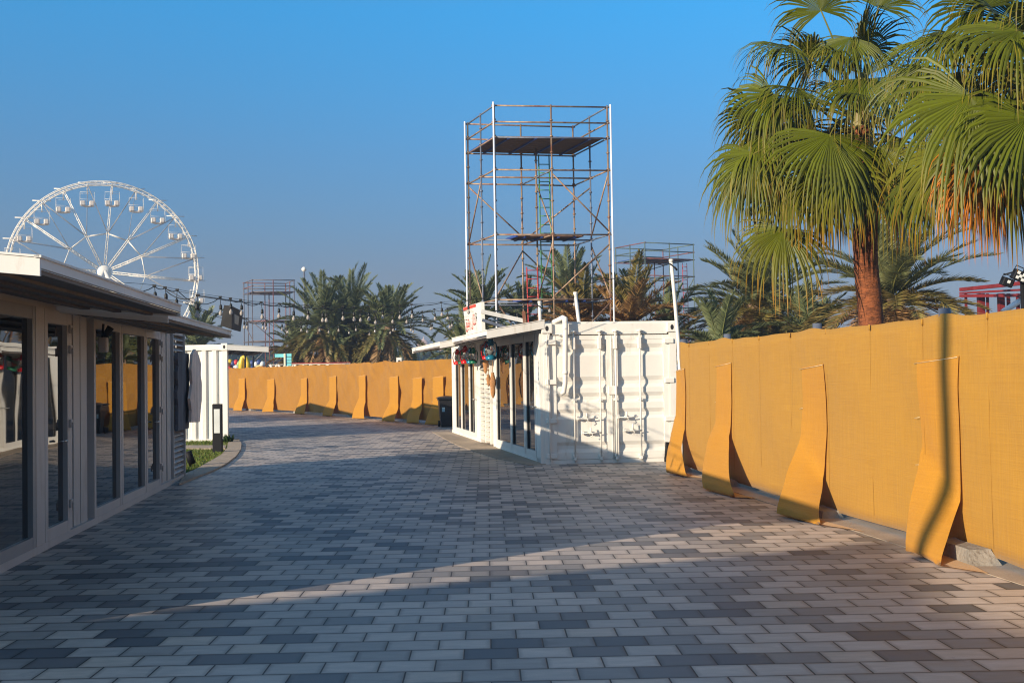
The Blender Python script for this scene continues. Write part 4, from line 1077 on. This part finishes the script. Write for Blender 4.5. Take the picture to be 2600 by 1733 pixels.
date_palm(1440, 745, 58, 2.9, 'green date palm seen through the lower bays of the tallest scaffold', 7, nf=46, ll=.44, lw=.05)
date_palm(1330, 815, 52, 2.2, 'small date palm behind the left half of the container roof', 8, nf=38, ll=.4, lw=.045, brown=.3)
dry = (1.7,1.15,.75)
date_palm(1600, 815, 37, 2.3, 'dry brown date palm right behind the container roof', 9, nf=40, ll=.40, lw=.038, brown=.8, hue=(1.25,1.15,1.0), el_lo=-20)
date_palm(1480, 825, 38, 2.1, 'dry brown date palm behind the middle of the container roof', 10, nf=40, ll=.38, lw=.038, brown=.75, hue=(1.2,1.1,1.0), el_lo=-20)
date_palm(1700, 840, 41, 2.2, 'thin half dry date palm between the container and the tan fence', 12, nf=24, ll=.38, lw=.034, brown=.6, hue=(1.1,1.05,1.0))
date_palm(1920, 770, 38, 2.9, 'broad grey green date palm rising over the far end of the tan fence', 13, nf=78, ll=.52, lw=.036, brown=.3, hue=(1.12,1.03,.9))
date_palm(2265, 750, 34, 3.1, 'broad grey green date palm behind the fan palm trunk', 14, nf=78, ll=.52, lw=.034, brown=.35, hue=(1.15,1.03,.9))
date_palm(2060, 850, 36, 2.1, 'low date palm between two broad ones behind the tan fence', 15, nf=36, ll=.40, lw=.036, brown=.3)
date_palm(1830, 880, 35, 1.9, 'low dark date palm just above the left end of the tan fence', 16, nf=34, ll=.38, lw=.036, brown=.3)

def fan_leaf(mb, hubp, dirv, nrm, Rb, rr, age, petiole_from=None, spread=140, nseg=46, droop=1.0):
    dirv = dirv.normalized(); nrm = (nrm - dirv*nrm.dot(dirv)).normalized(); sd_ = dirv.cross(nrm).normalized()
    g0 = rr.uniform(.85,1.15)
    base_c = Vector((.085,.120,.010))*g0; mid_c = Vector((.080,.105,.008))*g0; tip_c = Vector((.22,.17,.02))*g0
    if age > .72: tip_c = Vector((.42,.20,.02)); mid_c = Vector((.11,.12,.012))
    if age > .95: base_c = Vector((.30,.14,.03)); mid_c = Vector((.40,.15,.025)); tip_c = Vector((.55,.17,.03))
    if petiole_from is not None:
        a = petiole_from; c = hubp; m_ = a.lerp(c, .5) + Vector((0,0,.12*(c-a).length)); mb.col = (.16,.17,.06)
        m1 = a.lerp(m_, .5)+Vector((0,0,.03)); m2 = m_.lerp(c, .5)+Vector((0,0,.04))
        mb.path([a, m1, m_, m2, c, c+dirv*.12], [.026,.022,.018,.015,.013,.005], n=5, cap=False)
    rows = [0, .18, .36, .52, .66, .78, .90, 1.0]
    for s in range(nseg):
        gs = rr.uniform(.72,1.22)
        a = R(spread)*(2*(s+.5)/nseg-1); da = R(spread)/nseg
        Ls = Rb*(.84+.28*math.cos(a*.6))*rr.uniform(.88,1.12)
        free = .44 + rr.uniform(-.06,.05); dr = droop*rr.uniform(.7,1.7)*(.8+.6*age); kink = rr.random() < .2
        p = hubp.copy(); d = dirv*math.cos(a) + sd_*math.sin(a) + nrm*(.16*math.cos(2*a))
        d.normalize(); prev = None; side_ = (-dirv*math.sin(a) + sd_*math.cos(a)).normalized(); sag = 0
        for k, r_ in enumerate(rows):
            if k:
                stp = (r_-rows[k-1])*Ls
                if r_ > free*.8:
                    g_ = dr*(r_-free*.8)*1.5*(1.6 if kink else 1)
                    d = (d + Vector((0,0,-1))*g_).normalized()
                else: d = (d + Vector((0,0,-1))*.06*age).normalized()
                p = p + d*stp
            if r_ <= free: w_ = r_*Ls*da*1.0
            else: w_ = free*Ls*da*.92*max(0, (1-r_)/(1-free))**1.0
            f_ = nrm*w_*.45
            t_ = r_
            c = base_c.lerp(mid_c, min(1, t_*1.5)) if t_ < .66 else mid_c.lerp(tip_c, (t_-.66)/.34)
            mb.col = tuple(c*gs)
            row = [mb.vert(p - side_*w_), mb.vert(p + f_*1.0), mb.vert(p + side_*w_)]
            if prev: mb.face(prev[0], prev[1], row[1], row[0]); mb.face(prev[1], prev[2], row[2], row[1])
            prev = row
def fan_palm(bx, by, heart, label, seed, fronds, rb=1.05, trunk_r=.19, extra=30, pet=(1.0,1.5)):
    rr = random.Random(seed); o = thing('fan_palm', Vector((bx, by, 0)), label, 'palm tree')
    b0p = Vector((bx, by, 0)); s = MB(); n_ = 60
    s.path([b0p.lerp(heart, k/n_) + Vector((.02*math.sin(k*.3),0,0)) for k in range(n_+1)], [trunk_r*(1.08-.12*k/n_) + .006*(k % 2) for k in range(n_+1)], n=20)
    # fibre and old leaf bases
    for k in range(900):
        t = rr.uniform(.05,1); a = rr.uniform(0, 6.28); c = b0p.lerp(heart, t) + Vector((math.cos(a), math.sin(a), 0))*trunk_r*(1.06-.12*t)
        d = Vector((math.cos(a)*.7, math.sin(a)*.7, rr.uniform(-1,.2))).normalized()*rr.uniform(.02,.05); w_ = Vector((-math.sin(a), math.cos(a), rr.uniform(-.5,.5)))*.008
        i = [s.vert(c-w_), s.vert(c+w_), s.vert(c+d)]; s.face(*i)
    build(s, 'trunk', M_trunkf, o)
    s = MB(); s.path([heart-Vector((0,0,.5)), heart-Vector((0,0,.1)), heart+Vector((0,0,.35)), heart+Vector((.02,0,.9))], [trunk_r*1.0, trunk_r*.95, trunk_r*.6, .04], n=14); s.col = (.3,.3,.12)
    build(s, 'crown_shaft', mat('palm leaf bases', (.24,.22,.10), .7, var=.5, vs=6, stretch=(1,1,.2), dirt=((.2,.07,.02), .5, 4, .8)), o)
    for (hp, dv, nv, rbb, age) in fronds:
        mb = MB(); fan_leaf(mb, hp, dv, nv, rbb, rr, age, petiole_from=heart+Vector((0,0,rr.uniform(-.3,.3))), spread=rr.uniform(85,125)); build(mb, 'frond', M_fan, o)
    for k in range(extra):
        t = (k+.5)/extra; el = R(84 - 136*t**.9) + rr.uniform(-.14,.14); az = k*2.399+rr.uniform(-.25,.25)
        L_ = rr.uniform(*pet)*(1-.15*t)
        d = Vector((math.cos(az)*math.cos(el), math.sin(az)*math.cos(el), math.sin(el)))
        hp = heart + Vector((0,0,-.35*t+.15)) + d*L_ - Vector((0,0,.12*L_))
        e2 = el - R(25+30*t); dv = Vector((math.cos(az)*math.cos(e2), math.sin(az)*math.cos(e2), math.sin(e2)))
        nv = Vector((-math.cos(az)*math.sin(e2), -math.sin(az)*math.sin(e2), math.cos(e2))) + Vector((rr.uniform(-.9,.9), rr.uniform(-.9,.9), rr.uniform(-.2,.3)))
        mb = MB(); fan_leaf(mb, hp, dv, nv, rb*rr.uniform(.88,1.1), rr, max(0, t*1.02+rr.uniform(-.1,.0)), petiole_from=heart+Vector((0,0,.15-.4*t)), spread=rr.uniform(100,135)); build(mb, 'frond', M_fan, o)
    return o
X = Vector
f1Y = 18.4; h1 = D(2186, 325, f1Y); bs1 = D(2212, 760, f1Y)
fl = [
 (D(2108,342,f1Y-1.2), X((-.12,-.35,-1)), X((.1,-1,.35)), 1.5, .45),
 (D(1990,640-60,f1Y-.6), X((-.35,-.3,-1)), X((-.2,-1,.3)), 1.25, .8),
 (D(2195,200,f1Y-1.1), X((.05,-.55,-.8)), X((0,-.8,.6)), 1.15, .2),
 (D(2160,95,f1Y-.9), X((-.5,-.2,-.6)), X((-.2,-.7,.8)), 1.0, .1),
 (D(2010,120,f1Y-.4), X((-1,-.2,.0)), X((-.1,-.35,1)), 1.15, .1),
 (D(2015,250,f1Y-.3), X((-1,-.2,-.25)), X((-.2,-.5,1)), 1.1, .25),
 (D(1930,350,f1Y-.2), X((-.7,-.2,-.7)), X((-.6,-.5,.6)), 1.25, .4),
 (D(1955,270,f1Y+.2), X((-.8,.1,-.5)), X((-.5,-.3,.8)), 1.15, .3),
 (D(2085,28,f1Y-.3), X((-.2,0,1)), X((-.1,-1,.2)), 1.0, .0),
 (D(2230,20,f1Y-.3), X((.4,-.1,.9)), X((.1,-1,.3)), 1.0, .0),
 (D(2250,440,f1Y-1.0), X((.15,-.2,-1)), X((.2,-1,.2)), 1.3, .7),
 (D(1900,430,f1Y+.3), X((-.3,.0,-1)), X((-.7,-.7,.2)), 1.25, .7),
 (D(1930,300,f1Y+.1), X((-.45,.0,-1)), X((.6,-.8,.3)), 1.2, .4),
 (D(1965,240,f1Y-.5), X((-.8,-.3,-.7)), X((.3,-.8,.6)), 1.15, .3),
 (D(1915,390,f1Y-.5), X((-.2,.0,-1)), X((-.2,-1,.2)), 1.15, .6),
 (D(2130,560-120,f1Y-1.0), X((-.15,-.1,-1)), X((-.5,-.8,.1)), 1.15, .8),
 (D(2080,440,f1Y-.8), X((-.1,-.1,-1)), X((.5,-1,.1)), 1.2, .9),
 (D(2010,455,f1Y-.5), X((-.2,-.1,-1)), X((-.6,-1,.1)), 1.25, .9),
 (D(1955,430,f1Y-.2), X((-.3,.1,-1)), X((.3,-1,.1)), 1.1, .92),
]
fan_palm(bs1.x+.02, f1Y, h1, 'tall fan palm with a rough orange brown trunk rising behind the tan fence', 21, fl, rb=1.0, extra=32)
f2Y = 14.4; h2 = D(2665, 225, f2Y)
fl = [
 (D(2465,245,f2Y-1.0), X((-.62,-.1,-1)), X((-.15,-1,.25)), 1.5, .4),
 (D(2585,78,f2Y-1.0), X((-1,-.2,-.35)), X((.0,-.75,.8)), 1.15, .15),
 (D(2610,300,f2Y-1.2), X((-.15,-.2,-1)), X((.25,-1,.2)), 1.45, .5),
 (D(2400,90,f2Y+.2), X((-.9,.0,-.5)), X((-.3,-.5,.8)), 1.2, .15),
 (D(2500,20,f2Y+.1), X((-.5,.1,.5)), X((-.2,-.8,.5)), 1.1, .05),
 (D(2350,170,f2Y+.6), X((-.7,.1,-.8)), X((-.5,-.6,.5)), 1.15, .3),
 (D(2420,380,f2Y+.3), X((-.35,.1,-1)), X((-.5,-.8,.2)), 1.3, .75),
 (D(2370,440,f2Y+.6), X((-.5,.1,-.9)), X((-.4,-.8,.3)), 1.0, .7),
 (D(2500,430,f2Y-.2), X((-.1,0,-1)), X((.1,-1,.1)), 1.05, .98),
 (D(2470,400,f2Y-.3), X((.05,-.1,-1)), X((.5,-1,.1)), .95, .98),
 (D(2560,420,f2Y-.1), X((.15,0,-1)), X((.1,-1,.1)), 1.15, .8),
 (D(2590,170,f2Y+.3), X((-.2,.1,-1)), X((.1,-1,.1)), 1.2, .5),
]
fan_palm(h2.x+.05, f2Y, h2, 'nearer fan palm whose drooping crown hangs in at the right edge', 22, fl, rb=1.1, extra=32, pet=(.9,1.3))

# ------------------------------------------------------------ string lights
def catmull(P, n_=14):
    o = []
    Q = [P[0]*2-P[1]] + P + [P[-1]*2-P[-2]]
    for i in range(1, len(Q)-2):
        for k in range(n_):
            t = k/n_; a, b_, c, d = Q[i-1], Q[i], Q[i+1], Q[i+2]
            o.append(.5*((2*b_)+(c-a)*t+(2*a-5*b_+4*c-d)*t*t+(3*b_-a-3*c+d)*t**3))
    o.append(P[-1]); return o
def string_light(ctrl_, bulbs, label, seed, rad_=.0055, drop=.10, carrier=True):
    rr = random.Random(seed); P = catmull([D(*c) for c in ctrl_])
    o = thing('string_light', Vector((P[0].x, P[0].y, 0)), label, 'string lights', 'strings of bulbs across the walkway')
    pxs = [(CM.inverted().to_3x3() @ (p-Vector((0,0,CAMH)))) for p in P]; pxs = [1300 + FPX*q.x/(-q.z) for q in pxs]
    s = MB()
    if carrier: s.path(P, rad_*.45, n=5)
    # heavier cable looping loosely below the carrier wire
    att = []
    for bx in bulbs:
        i = min(range(len(P)-1), key=lambda j: abs((pxs[j]+pxs[j+1])/2-bx)); f = (bx-pxs[i])/((pxs[i+1]-pxs[i]) or 1e-6)
        att.append(P[i].lerp(P[i+1], max(0,min(1,f))))
    if att:
        seq = [P[0]] + att + [P[-1]]; L2 = []
        for a, c in zip(seq, seq[1:]):
            sg_ = min(.10, .10*(c-a).length)*rr.uniform(.3,1.4)
            for k in range(6): t = k/6; L2.append(a.lerp(c, t)-Vector((0,0,4*sg_*t*(1-t)+.012)))
        L2.append(seq[-1]); s.path(L2, rad_, n=5)
    build(s, 'cable', M_cable, o)
    for a in att:
        dl = drop*rr.uniform(.75,1.25); tl = Vector((rr.uniform(-.015,.015), 0, 0))
        k = MB(); t0_ = a-Vector((0,0,.01)); t1_ = a-Vector((0,0,dl))+tl
        k.tube(t0_, t1_, .0045, n=5); k.lathe(t1_-Vector((0,0,.065)), [(.019,0),(.021,.02),(.019,.055),(.008,.07)], 10); k.box(a.x-.02,a.x+.02,a.y-.008,a.y+.008,a.z-.018,a.z+.008)
        so = build(k, 'socket', M_cable, o)
        k = MB(); k.lathe(t1_-Vector((0,0,.150)), [(.005,0),(.021,.010),(.027,.030),(.024,.048),(.013,.066),(.011,.078)], 12)
        sub(k, 'bulb', M_bulb, so)
z5 = lambda x: 560 + x/3.92
string_light([(300,716,11.5),(392,724,12.6),(502,744,14.4),(611,760,15.8),(662,766,16.4),(777,774,17.6),(905,778,18.6),(1045,772,19.2),(1160,763,19.4),(1340,742,20.0),(1519,714,20.4),(1708,668,20.7)],
             [392,419,450,559,585,611,663,709,745,780,820,870,898,937,973,1014,1045,1120,1190], 'nearest string of bulbs sweeping from the left shop roof to the leaning white pole', 41)
string_light([(420,734,12.0),(502,748,11.6),(610,764,13.5),(760,776,17),(905,786,20),(1010,792,22),(1073,790,23),(1120,782,24),(1200,787,25),(1300,786,25.2),(1400,763,24.2),(1463,748,22.0)],
             [502,827,914,954,995,1034,1072,1103,1136,1259,1312,1329,1394,1459], 'second string of bulbs sagging in front of the palms to the short roof pole', 42, drop=.09)
string_light([(470,768,17.5),(520,790,18.5),(600,806,21),(668,806,23),(720,816,25),(830,818,28),(940,820,29),(1040,818,28.5),(1100,812,27),(1160,806,26.5),(1300,800,26)],
             [619,668,716,764,811,860,905,951,997,1045,1093,1141,1207,1296], 'third string of small bulbs farther down the walkway, above the lowest one', 43, drop=.08)
string_light([(500,783,19.5),(560,802,21.5),(626,808,23),(677,812,25),(730,822,28),(820,826,31),(940,830,33),(1040,824,32),(1098,815,29),(1150,808,28.5),(1240,804,28)],
             [626,677,729,781,833,886,939,991,1050,1098,1147,1220], 'lowest and farthest string of small bulbs over the walkway', 44, drop=.08)

def pole(pts, r_, label, m=M_white):
    P = [D(*p) for p in pts]; P[0] = P[0]; o = thing('light_pole', Vector((P[-1].x, P[-1].y, 0)) if P[-1].z < .3 else P[-1], label, 'pole')
    s = MB(); s.path(P, r_, n=10); s.tube(P[0]-Vector((0,0,.02)), P[0]+Vector((0,0,.03)), r_[0]*1.25, n=10); build(s, 'pole', m, o)
    s = MB(); s.tube(P[0]-Vector((.05,.05,.05)), P[0]+Vector((.05,-.05,-.12)), .012, n=6); s.tube(P[0]+Vector((.05,-.05,-.12)), P[0]+Vector((.10,-.05,-.18)), .02, n=6); build(s, 'hook', M_blackm, o)
gp = G(1736, 1176)
pole([(1704,662,20.72),(1712,745,20.72),(1722,860,20.7),(1730,1000,20.68),(1736,1176,20.6)], [.034,.034,.036,.036,.036], 'tall slightly bent white pole at the right corner of the container holding the bulb string')
pole([(1461,745,22.0),(1472,836,21.6)], [.035,.035], 'short leaning white pole on the middle of the container roof')
pole([(1370,768,22.6),(1372,832,22.6)], [.032,.032], 'short upright white pole on the container roof near the rain pipe')

# ------------------------------------------------------------ things beyond the fences
# flag pole with furled flag
p = D(772, 690, 110); fp = thing('flagpole', Vector((p.x, p.y, 0)), 'flagpole with a furled dark flag behind the palm cluster', 'flagpole')
s = MB(); s.tube(Vector((p.x,p.y,0)), p, .14, .10, n=8); build(s, 'pole', M_galv, fp)
s = MB(); s.lathe(p, [(.02,0),(.22,.12),(.26,.3),(.15,.45),(.02,.5)], 10); build(s, 'finial', M_wheel, fp)
s = MB(); s.grid([[p+Vector((.12+.35*a*(t**.7)+.05*math.sin(a*9+t*4), .1*math.sin(a*12+t*3), -.9-3.8*t)) for a in (0,.2,.4,.6,.8,1)] for t in [k/10 for k in range(11)]]); build(s, 'flag', mat('dark flag cloth', (.03,.04,.05), .8), fp, solid=.03)
# turquoise and cream beach sign
z_ = 58; p = D(723, 940, z_); ts = thing('board_sign', Vector((p.x,p.y,0)), 'turquoise boards on a cream post behind the far orange fence', 'sign')
def pxbox(s, x0, y0, x1, y1, Y, th):
    a, c = D(x0, y1, Y), D(x1, y0, Y); s.box(a.x, c.x, Y-th/2, Y+th/2, a.z, c.z)
s = MB(); a = D(721,897,z_); s.box(a.x, a.x+.09, z_-.08, z_+.02, 0, a.z); build(s, 'post', M_cream, ts)
s = MB(); pxbox(s, 698, 898, 720.5, 907, z_, .05); build(s, 'board', M_turq, ts)
for y0, y1 in ((897,905.5),(906.5,914),(915,921),(922,929),(930,940)):
    s = MB(); pxbox(s, 725, y0, 740, y1, z_, .05); build(s, 'board', M_turq, ts)
# red and white barrier
z_ = 59.5; p = D(800, 930, z_); rb_ = thing('barrier', Vector((p.x,p.y,0)), 'red topped white trussed barrier behind the far orange fence', 'barrier')
s = MB(); pxbox(s, 740, 919, 890, 923, z_, .2); build(s, 'red_beam', M_redp, rb_)
s = MB(); pxbox(s, 682, 923, 890, 925, z_, .15)
for k in range(10):
    x = 685 + k*21; s.tube(D(x,925,z_), D(x+10,938,z_), .06, n=5); s.tube(D(x+10,938,z_), D(x+20,925,z_), .06, n=5)
s.box(D(685,925,z_).x, D(890,925,z_).x, z_+.1, z_+.2, .6, 1.75); build(s, 'truss', M_wheel, rb_)
for k in (0, 1): 
    s = MB(); x = D(690+k*190,930,z_).x; s.box(x-.05,x+.05,z_-.05,z_+.05,0,2.2); build(s, 'leg', M_wheel, rb_)
# colourful play figures
rr = random.Random(17); cols = [('red',(.55,.03,.03)),('blue',(.04,.12,.45)),('green',(.05,.35,.08)),('white',(.75,.75,.72)),('yellow',(.75,.52,.04)),('orange',(.65,.22,.05)),('pale green',(.3,.5,.25)),('pale yellow',(.7,.6,.25)),('dark blue',(.03,.06,.2))]
mats_ = {c: mat('play '+c, v, .45, var=.05) for c, v in cols}
fig = [(584,923,'red','at the left end of the row'),(592,927,'blue','second from the left of the row'),(600,924,'white','third from the left'),(607,927,'green','just left of the yellow arch'),(632,930,'orange','just right of the yellow arch'),(641,925,'dark blue','between the arch and the palms'),(650,929,'pale green','right of the dark blue one'),(658,924,'pale yellow','second from the right end'),(666,928,'red','at the right end of the row')]
for x, y, c, w_ in fig:
    p = D(x, y, 78); o = thing('play_figure', Vector((p.x,p.y,0)), '%s play figure above the far fence, %s' % (c, w_), 'play figure', 'colourful play figures behind the far fence')
    s = MB(); h_ = rr.uniform(.35,.55)
    s.lathe(Vector((p.x,p.y,p.z-1.2)), [(.25,0),(.34,.5),(.26,1.0),(.10,1.15)], 12); build(s, 'body', mats_[c], o)
    s = MB(); s.lathe(Vector((p.x,p.y,p.z-.08)), [(.05,0),(.18,.08),(.21,.2),(.15,.34),(.03,.4)], 12); build(s, 'head', mats_[rr.choice(cols)[0]], o)
    s = MB(); s.path([Vector((p.x-.3,p.y,p.z-.25)), Vector((p.x-.42,p.y,p.z+.05)), Vector((p.x-.35,p.y,p.z+.2))], .08, n=7); s.path([Vector((p.x+.3,p.y,p.z-.25)), Vector((p.x+.42,p.y,p.z-.5))], .08, n=7); build(s, 'arms', mats_[rr.choice(cols)[0]], o)
    s = MB(); s.tube(Vector((p.x,p.y,0)), Vector((p.x,p.y,p.z-1.15)), .12, n=8); build(s, 'stand', M_galv, o)
p = D(620, 935, 76); ya = thing('play_arch', Vector((p.x,p.y,0)), 'tall yellow pointed arch among the play figures', 'play equipment')
s = MB(); s.path([D(612,945,76), D(613,920,76), D(616,908,76), D(620,904,76), D(625,910,76), D(629,922,76), D(630,945,76)], [.2,.18,.16,.14,.16,.18,.2], n=8); build(s, 'arch', mats_['yellow'], ya)
s = MB(); s.path([D(618,945,76.2), D(619,920,76.2), D(621,912,76.2), D(624,920,76.2), D(625,945,76.2)], .16, n=8); build(s, 'inner_arch', mats_['white'], ya)
for x in (622.5, 643):
    p = D(x, 892, 74); o = thing('lamp_post', Vector((p.x,p.y,0)), 'thin dark post standing %s the play figures' % ('left among' if x < 630 else 'right among'), 'post')
    s = MB(); s.tube(Vector((p.x,p.y,0)), p, .06, n=8); s.box(p.x-.25,p.x+.25,p.y-.05,p.y+.05,p.z-.12,p.z); build(s, 'post', M_blackm, o)
# small white box light above the far fence
p = D(1014, 921, 46); o = thing('white_post', Vector((p.x,p.y,0)), 'small white post with a dark eye just above the far orange fence', 'post')
s = MB(); s.box(p.x-.11,p.x+.11,p.y-.1,p.y+.1,0,p.z+.22,.01); build(s, 'post', M_white, o)
s = MB(); s.tube(p+Vector((0,-.105,.08)), p+Vector((0,-.12,.08)), .04, n=10); build(s, 'lens', M_dark, o)
# red steel frame and flood lights on the right
Zr = 42; p = D(2520, 800, Zr); rf = thing('steel_frame', Vector((p.x,p.y,0)), 'dark red steel frame structure behind the fence at the right edge', 'steel structure')
for y0, y1, ln in (((2440,735),(2640,714),.13),((2440,751),(2640,749),.11),((2440,744),(2640,733),.07)):
    s = MB(); s.beam(D(y0[0],y0[1],Zr), D(y1[0],y1[1],Zr-4), .15, ln); build(s, 'beam', M_steelred, rf)
for x, w_ in ((2452,.08),(2490,.22),(2507,.08),(2541,.2),(2560,.1),(2584,.1),(2597,.12),(2630,.2)):
    s = MB(); q_ = D(x, 745, Zr-2*(x-2440)/200); s.box(q_.x-w_/2, q_.x+w_/2, q_.y-w_/2, q_.y+w_/2, 0, q_.z); build(s, 'column', M_steelred, rf)
s = MB(); s.tube(D(2545,792,Zr-3), D(2600,757,Zr-3), .10, n=8); build(s, 'white_tube', M_led, rf)
Zs = 26; p = D(2597, 720, Zs); fl_ = thing('floodlight_mast', Vector((p.x,p.y,0)), 'black mast with floodlights at the right edge above the fence', 'floodlight')
s = MB(); s.tube(Vector((p.x,p.y,0)), p+Vector((0,0,.1)), .06, n=10); s.path([D(2550,697,Zs), D(2575,690,Zs), D(2590,690,Zs), p+Vector((0,0,.15))], .022, n=6); build(s, 'mast', M_blackm, fl_)
def flood(cx, cy, w_, ang, Y, lens):
    c = D(cx, cy, Y); T = Matrix.Translation(c) @ Matrix.Rotation(ang, 4, 'Y') @ Matrix.Rotation(R(12), 4, 'X'); h_ = w_*.8
    s = MB(T); s.box(-w_/2,w_/2,-.10,.10,-h_/2,h_/2,.02)
    for k in range(7): s.box(-w_/2+.02+k*(w_-.06)/6, -w_/2+.03+k*(w_-.06)/6, .10, .16, -h_/2, h_/2)
    o = build(s, 'floodlight', M_blackm, fl_)
    s = MB(T)
    for lx, lz in lens: s.box(lx*w_-.035, lx*w_+.035, -.112, -.099, lz*h_-.035, lz*h_+.035, .004)
    sub(s, 'lens', M_diff, o)
    s = MB(T); s.path([(-w_/2-.02,0,0),(-w_/2-.02,0,h_*.8),(w_/2+.02,0,h_*.8),(w_/2+.02,0,0)], .014, n=6); sub(s, 'bracket', M_blackm, o)
flood(2557, 716, .25, R(20), Zs, [(0,.1)])
flood(2588, 700, .30, R(25), Zs-.2, [(-.25,.25),(.2,.2),(-.2,-.2),(.25,-.25),(0,0)])
flood(2616, 700, .30, R(15), Zs-.2, [(-.25,.25),(.2,.2),(-.2,-.2),(.25,-.25)])

# distant hazy tree line and dome
M_far = m_leaf('distant foliage', (1,1,1), .8, .1)
def far_tree(px, py, Y, w_, h_, label, seed):
    rr = random.Random(seed); p = D(px, py, Y); o = thing('distant_tree', Vector((p.x,p.y,0)), label, 'tree', 'distant trees on the horizon')
    s = MB(); s.tube(Vector((p.x,p.y,0)), Vector((p.x,p.y,p.z*.5)), .3, .2, n=7); build(s, 'trunk', M_trunkd, o)
    s = MB()
    for k in range(420):
        a = rr.uniform(0, 6.28); u = rr.random()**.5; zc = rr.uniform(-.5,.5)
        c = p + Vector((math.cos(a)*w_*.5*u*(1-abs(zc)*.7), math.sin(a)*w_*.5*u, h_*zc-h_*.35)); r_ = rr.uniform(.35,.8)
        nrm_ = Vector((rr.uniform(-1,1), rr.uniform(-1,1), rr.uniform(-1,1))).normalized(); u_2 = nrm_.orthogonal().normalized()*r_; v_ = nrm_.cross(u_2)
        k_ = rr.uniform(.6,1.3); s.col = (.035*k_,.055*k_,.022*k_); i = [s.vert(c+u_2), s.vert(c+v_), s.vert(c-u_2), s.vert(c-v_)]; s.face(*i)
    build(s, 'crown', M_far, o)
for k in range(13):
    far_tree(985 + k*17, 912 - 5*math.sin(k*1.7), 230+12*(k % 3), 15, 9, 'distant hazy tree in the low row right of the palm cluster', 50+k)
for k in range(12):
    far_tree(570 + k*16, 905 - 5*math.sin(k*2.1), 230+12*(k % 3), 15, 10, 'distant hazy tree in the low row behind the play figures', 80+k)
dm = D(1076, 905, 620); do = thing('domed_building', Vector((dm.x,dm.y,0)), 'faint pink domed building on the hazy horizon', 'building')
M_dome = mat('pale pink stone', (.62,.42,.34), .7, var=.05)
rd = 19/FPX*620
s = MB(); s.lathe(D(1076,884,620), [(rd,0),(rd*.97,rd*.3),(rd*.85,rd*.65),(rd*.6,rd*.95),(rd*.3,rd*1.15),(.4,rd*1.28),(.1,rd*1.6)], 28); build(s, 'dome', M_dome, do)
s = MB(); a = D(1076,884,620); s.box(a.x-rd*1.2, a.x+rd*1.2, 620-rd, 620+rd, 0, a.z+.2); s.box(a.x-rd*2.6, a.x+rd*2.6, 621-rd, 619+rd, 0, a.z*.62); build(s, 'wall', M_dome, do)
for dx in (-48, 45):
    a = D(1076+dx, 893, 620); s = MB(); s.tube(Vector((a.x,a.y,0)), a, 1.6, 1.2, n=10); s.lathe(a, [(1.6,0),(1.5,1),(.2,3)], 10); build(s, 'minaret', M_dome, do)

# ------------------------------------------------------------ haze
hz = MB(); hz.box(-420, 420, -30, 900, -1.2, 38)
mh = bpy.data.materials.new('haze'); mh.use_nodes = True; hn = mh.node_tree.nodes; hn.remove(hn['Principled BSDF'])
pv = hn.new('ShaderNodeVolumePrincipled'); pv.inputs['Color'].default_value = (.62,.78,1.0,1); pv.inputs['Density'].default_value = .0010; pv.inputs['Anisotropy'].default_value = .2
mh.node_tree.links.new(pv.outputs[0], hn['Material Output'].inputs['Volume'])
tag(build(hz, 'haze', mh), 'pale haze softening the far trees and the wheel', 'haze', kind='stuff')

# ------------------------------------------------------------ outside the frame: block added to cast the foreground shade, and a lamp post
sh = Vector((-math.sin(R(SUN_AZ)), -math.cos(R(SUN_AZ)), 0)); tanE = math.tan(R(SUN_EL))
def back(P, d): return Vector((P.x, P.y, 0)) + sh*d
Dk = 22.0; Ht = Dk*tanE
e1, e3, e4, e5 = G(475, 1545), G(2275, 1370), G(2400, 1545), G(2800, 1640)
p1, p3, p4, p5 = back(e1, Dk), back(e3, Dk), back(e4, Dk), back(e5, Dk)
w1 = p1 + (p1-p3).normalized()*9
poly = [w1, p3, p4, p5, p5 + Vector((-1,-2.5,0)), w1 + Vector((1.0,-9,0))]  # footprint of the added block, shaped to throw the foreground shade edges
nb = thing('shade_block', Vector((p3.x,p3.y,0)), 'unseen block added behind and left of the camera to cast the foreground shade', 'building')
s = MB(); s.prism([(v.x,v.y) for v in poly][::-1], 0, Ht-.1); build(s, 'wall', M_white, nb)
s = MB(); s.prism([(v.x,v.y) for v in poly][::-1], Ht-.099, Ht); build(s, 'roof', M_roofg, nb)
q = back(G(2415, 1400), 17.5); lp = thing('lamp_post', q, 'tall grey lamp post standing behind and left of the camera', 'lamp post')
s = MB(); s.tube(q, q+Vector((0,0,8.2)), .095, .07, n=12); s.lathe(q, [(.2,0),(.2,.1),(.12,.3)], 14); build(s, 'post', M_galv, lp)
s = MB(); s.path([q+Vector((0,0,8.15)), q+Vector((-.4,.3,8.35)), q+Vector((-1.0,.8,8.35))], .05, n=8); s.box(q.x-1.4,q.x-.9,q.y+.7,q.y+.9,8.3,8.38,.02); build(s, 'lamp_head', M_galv, lp)

for o in list(bpy.data.objects):
    if '_o' in o.keys(): del o['_o']
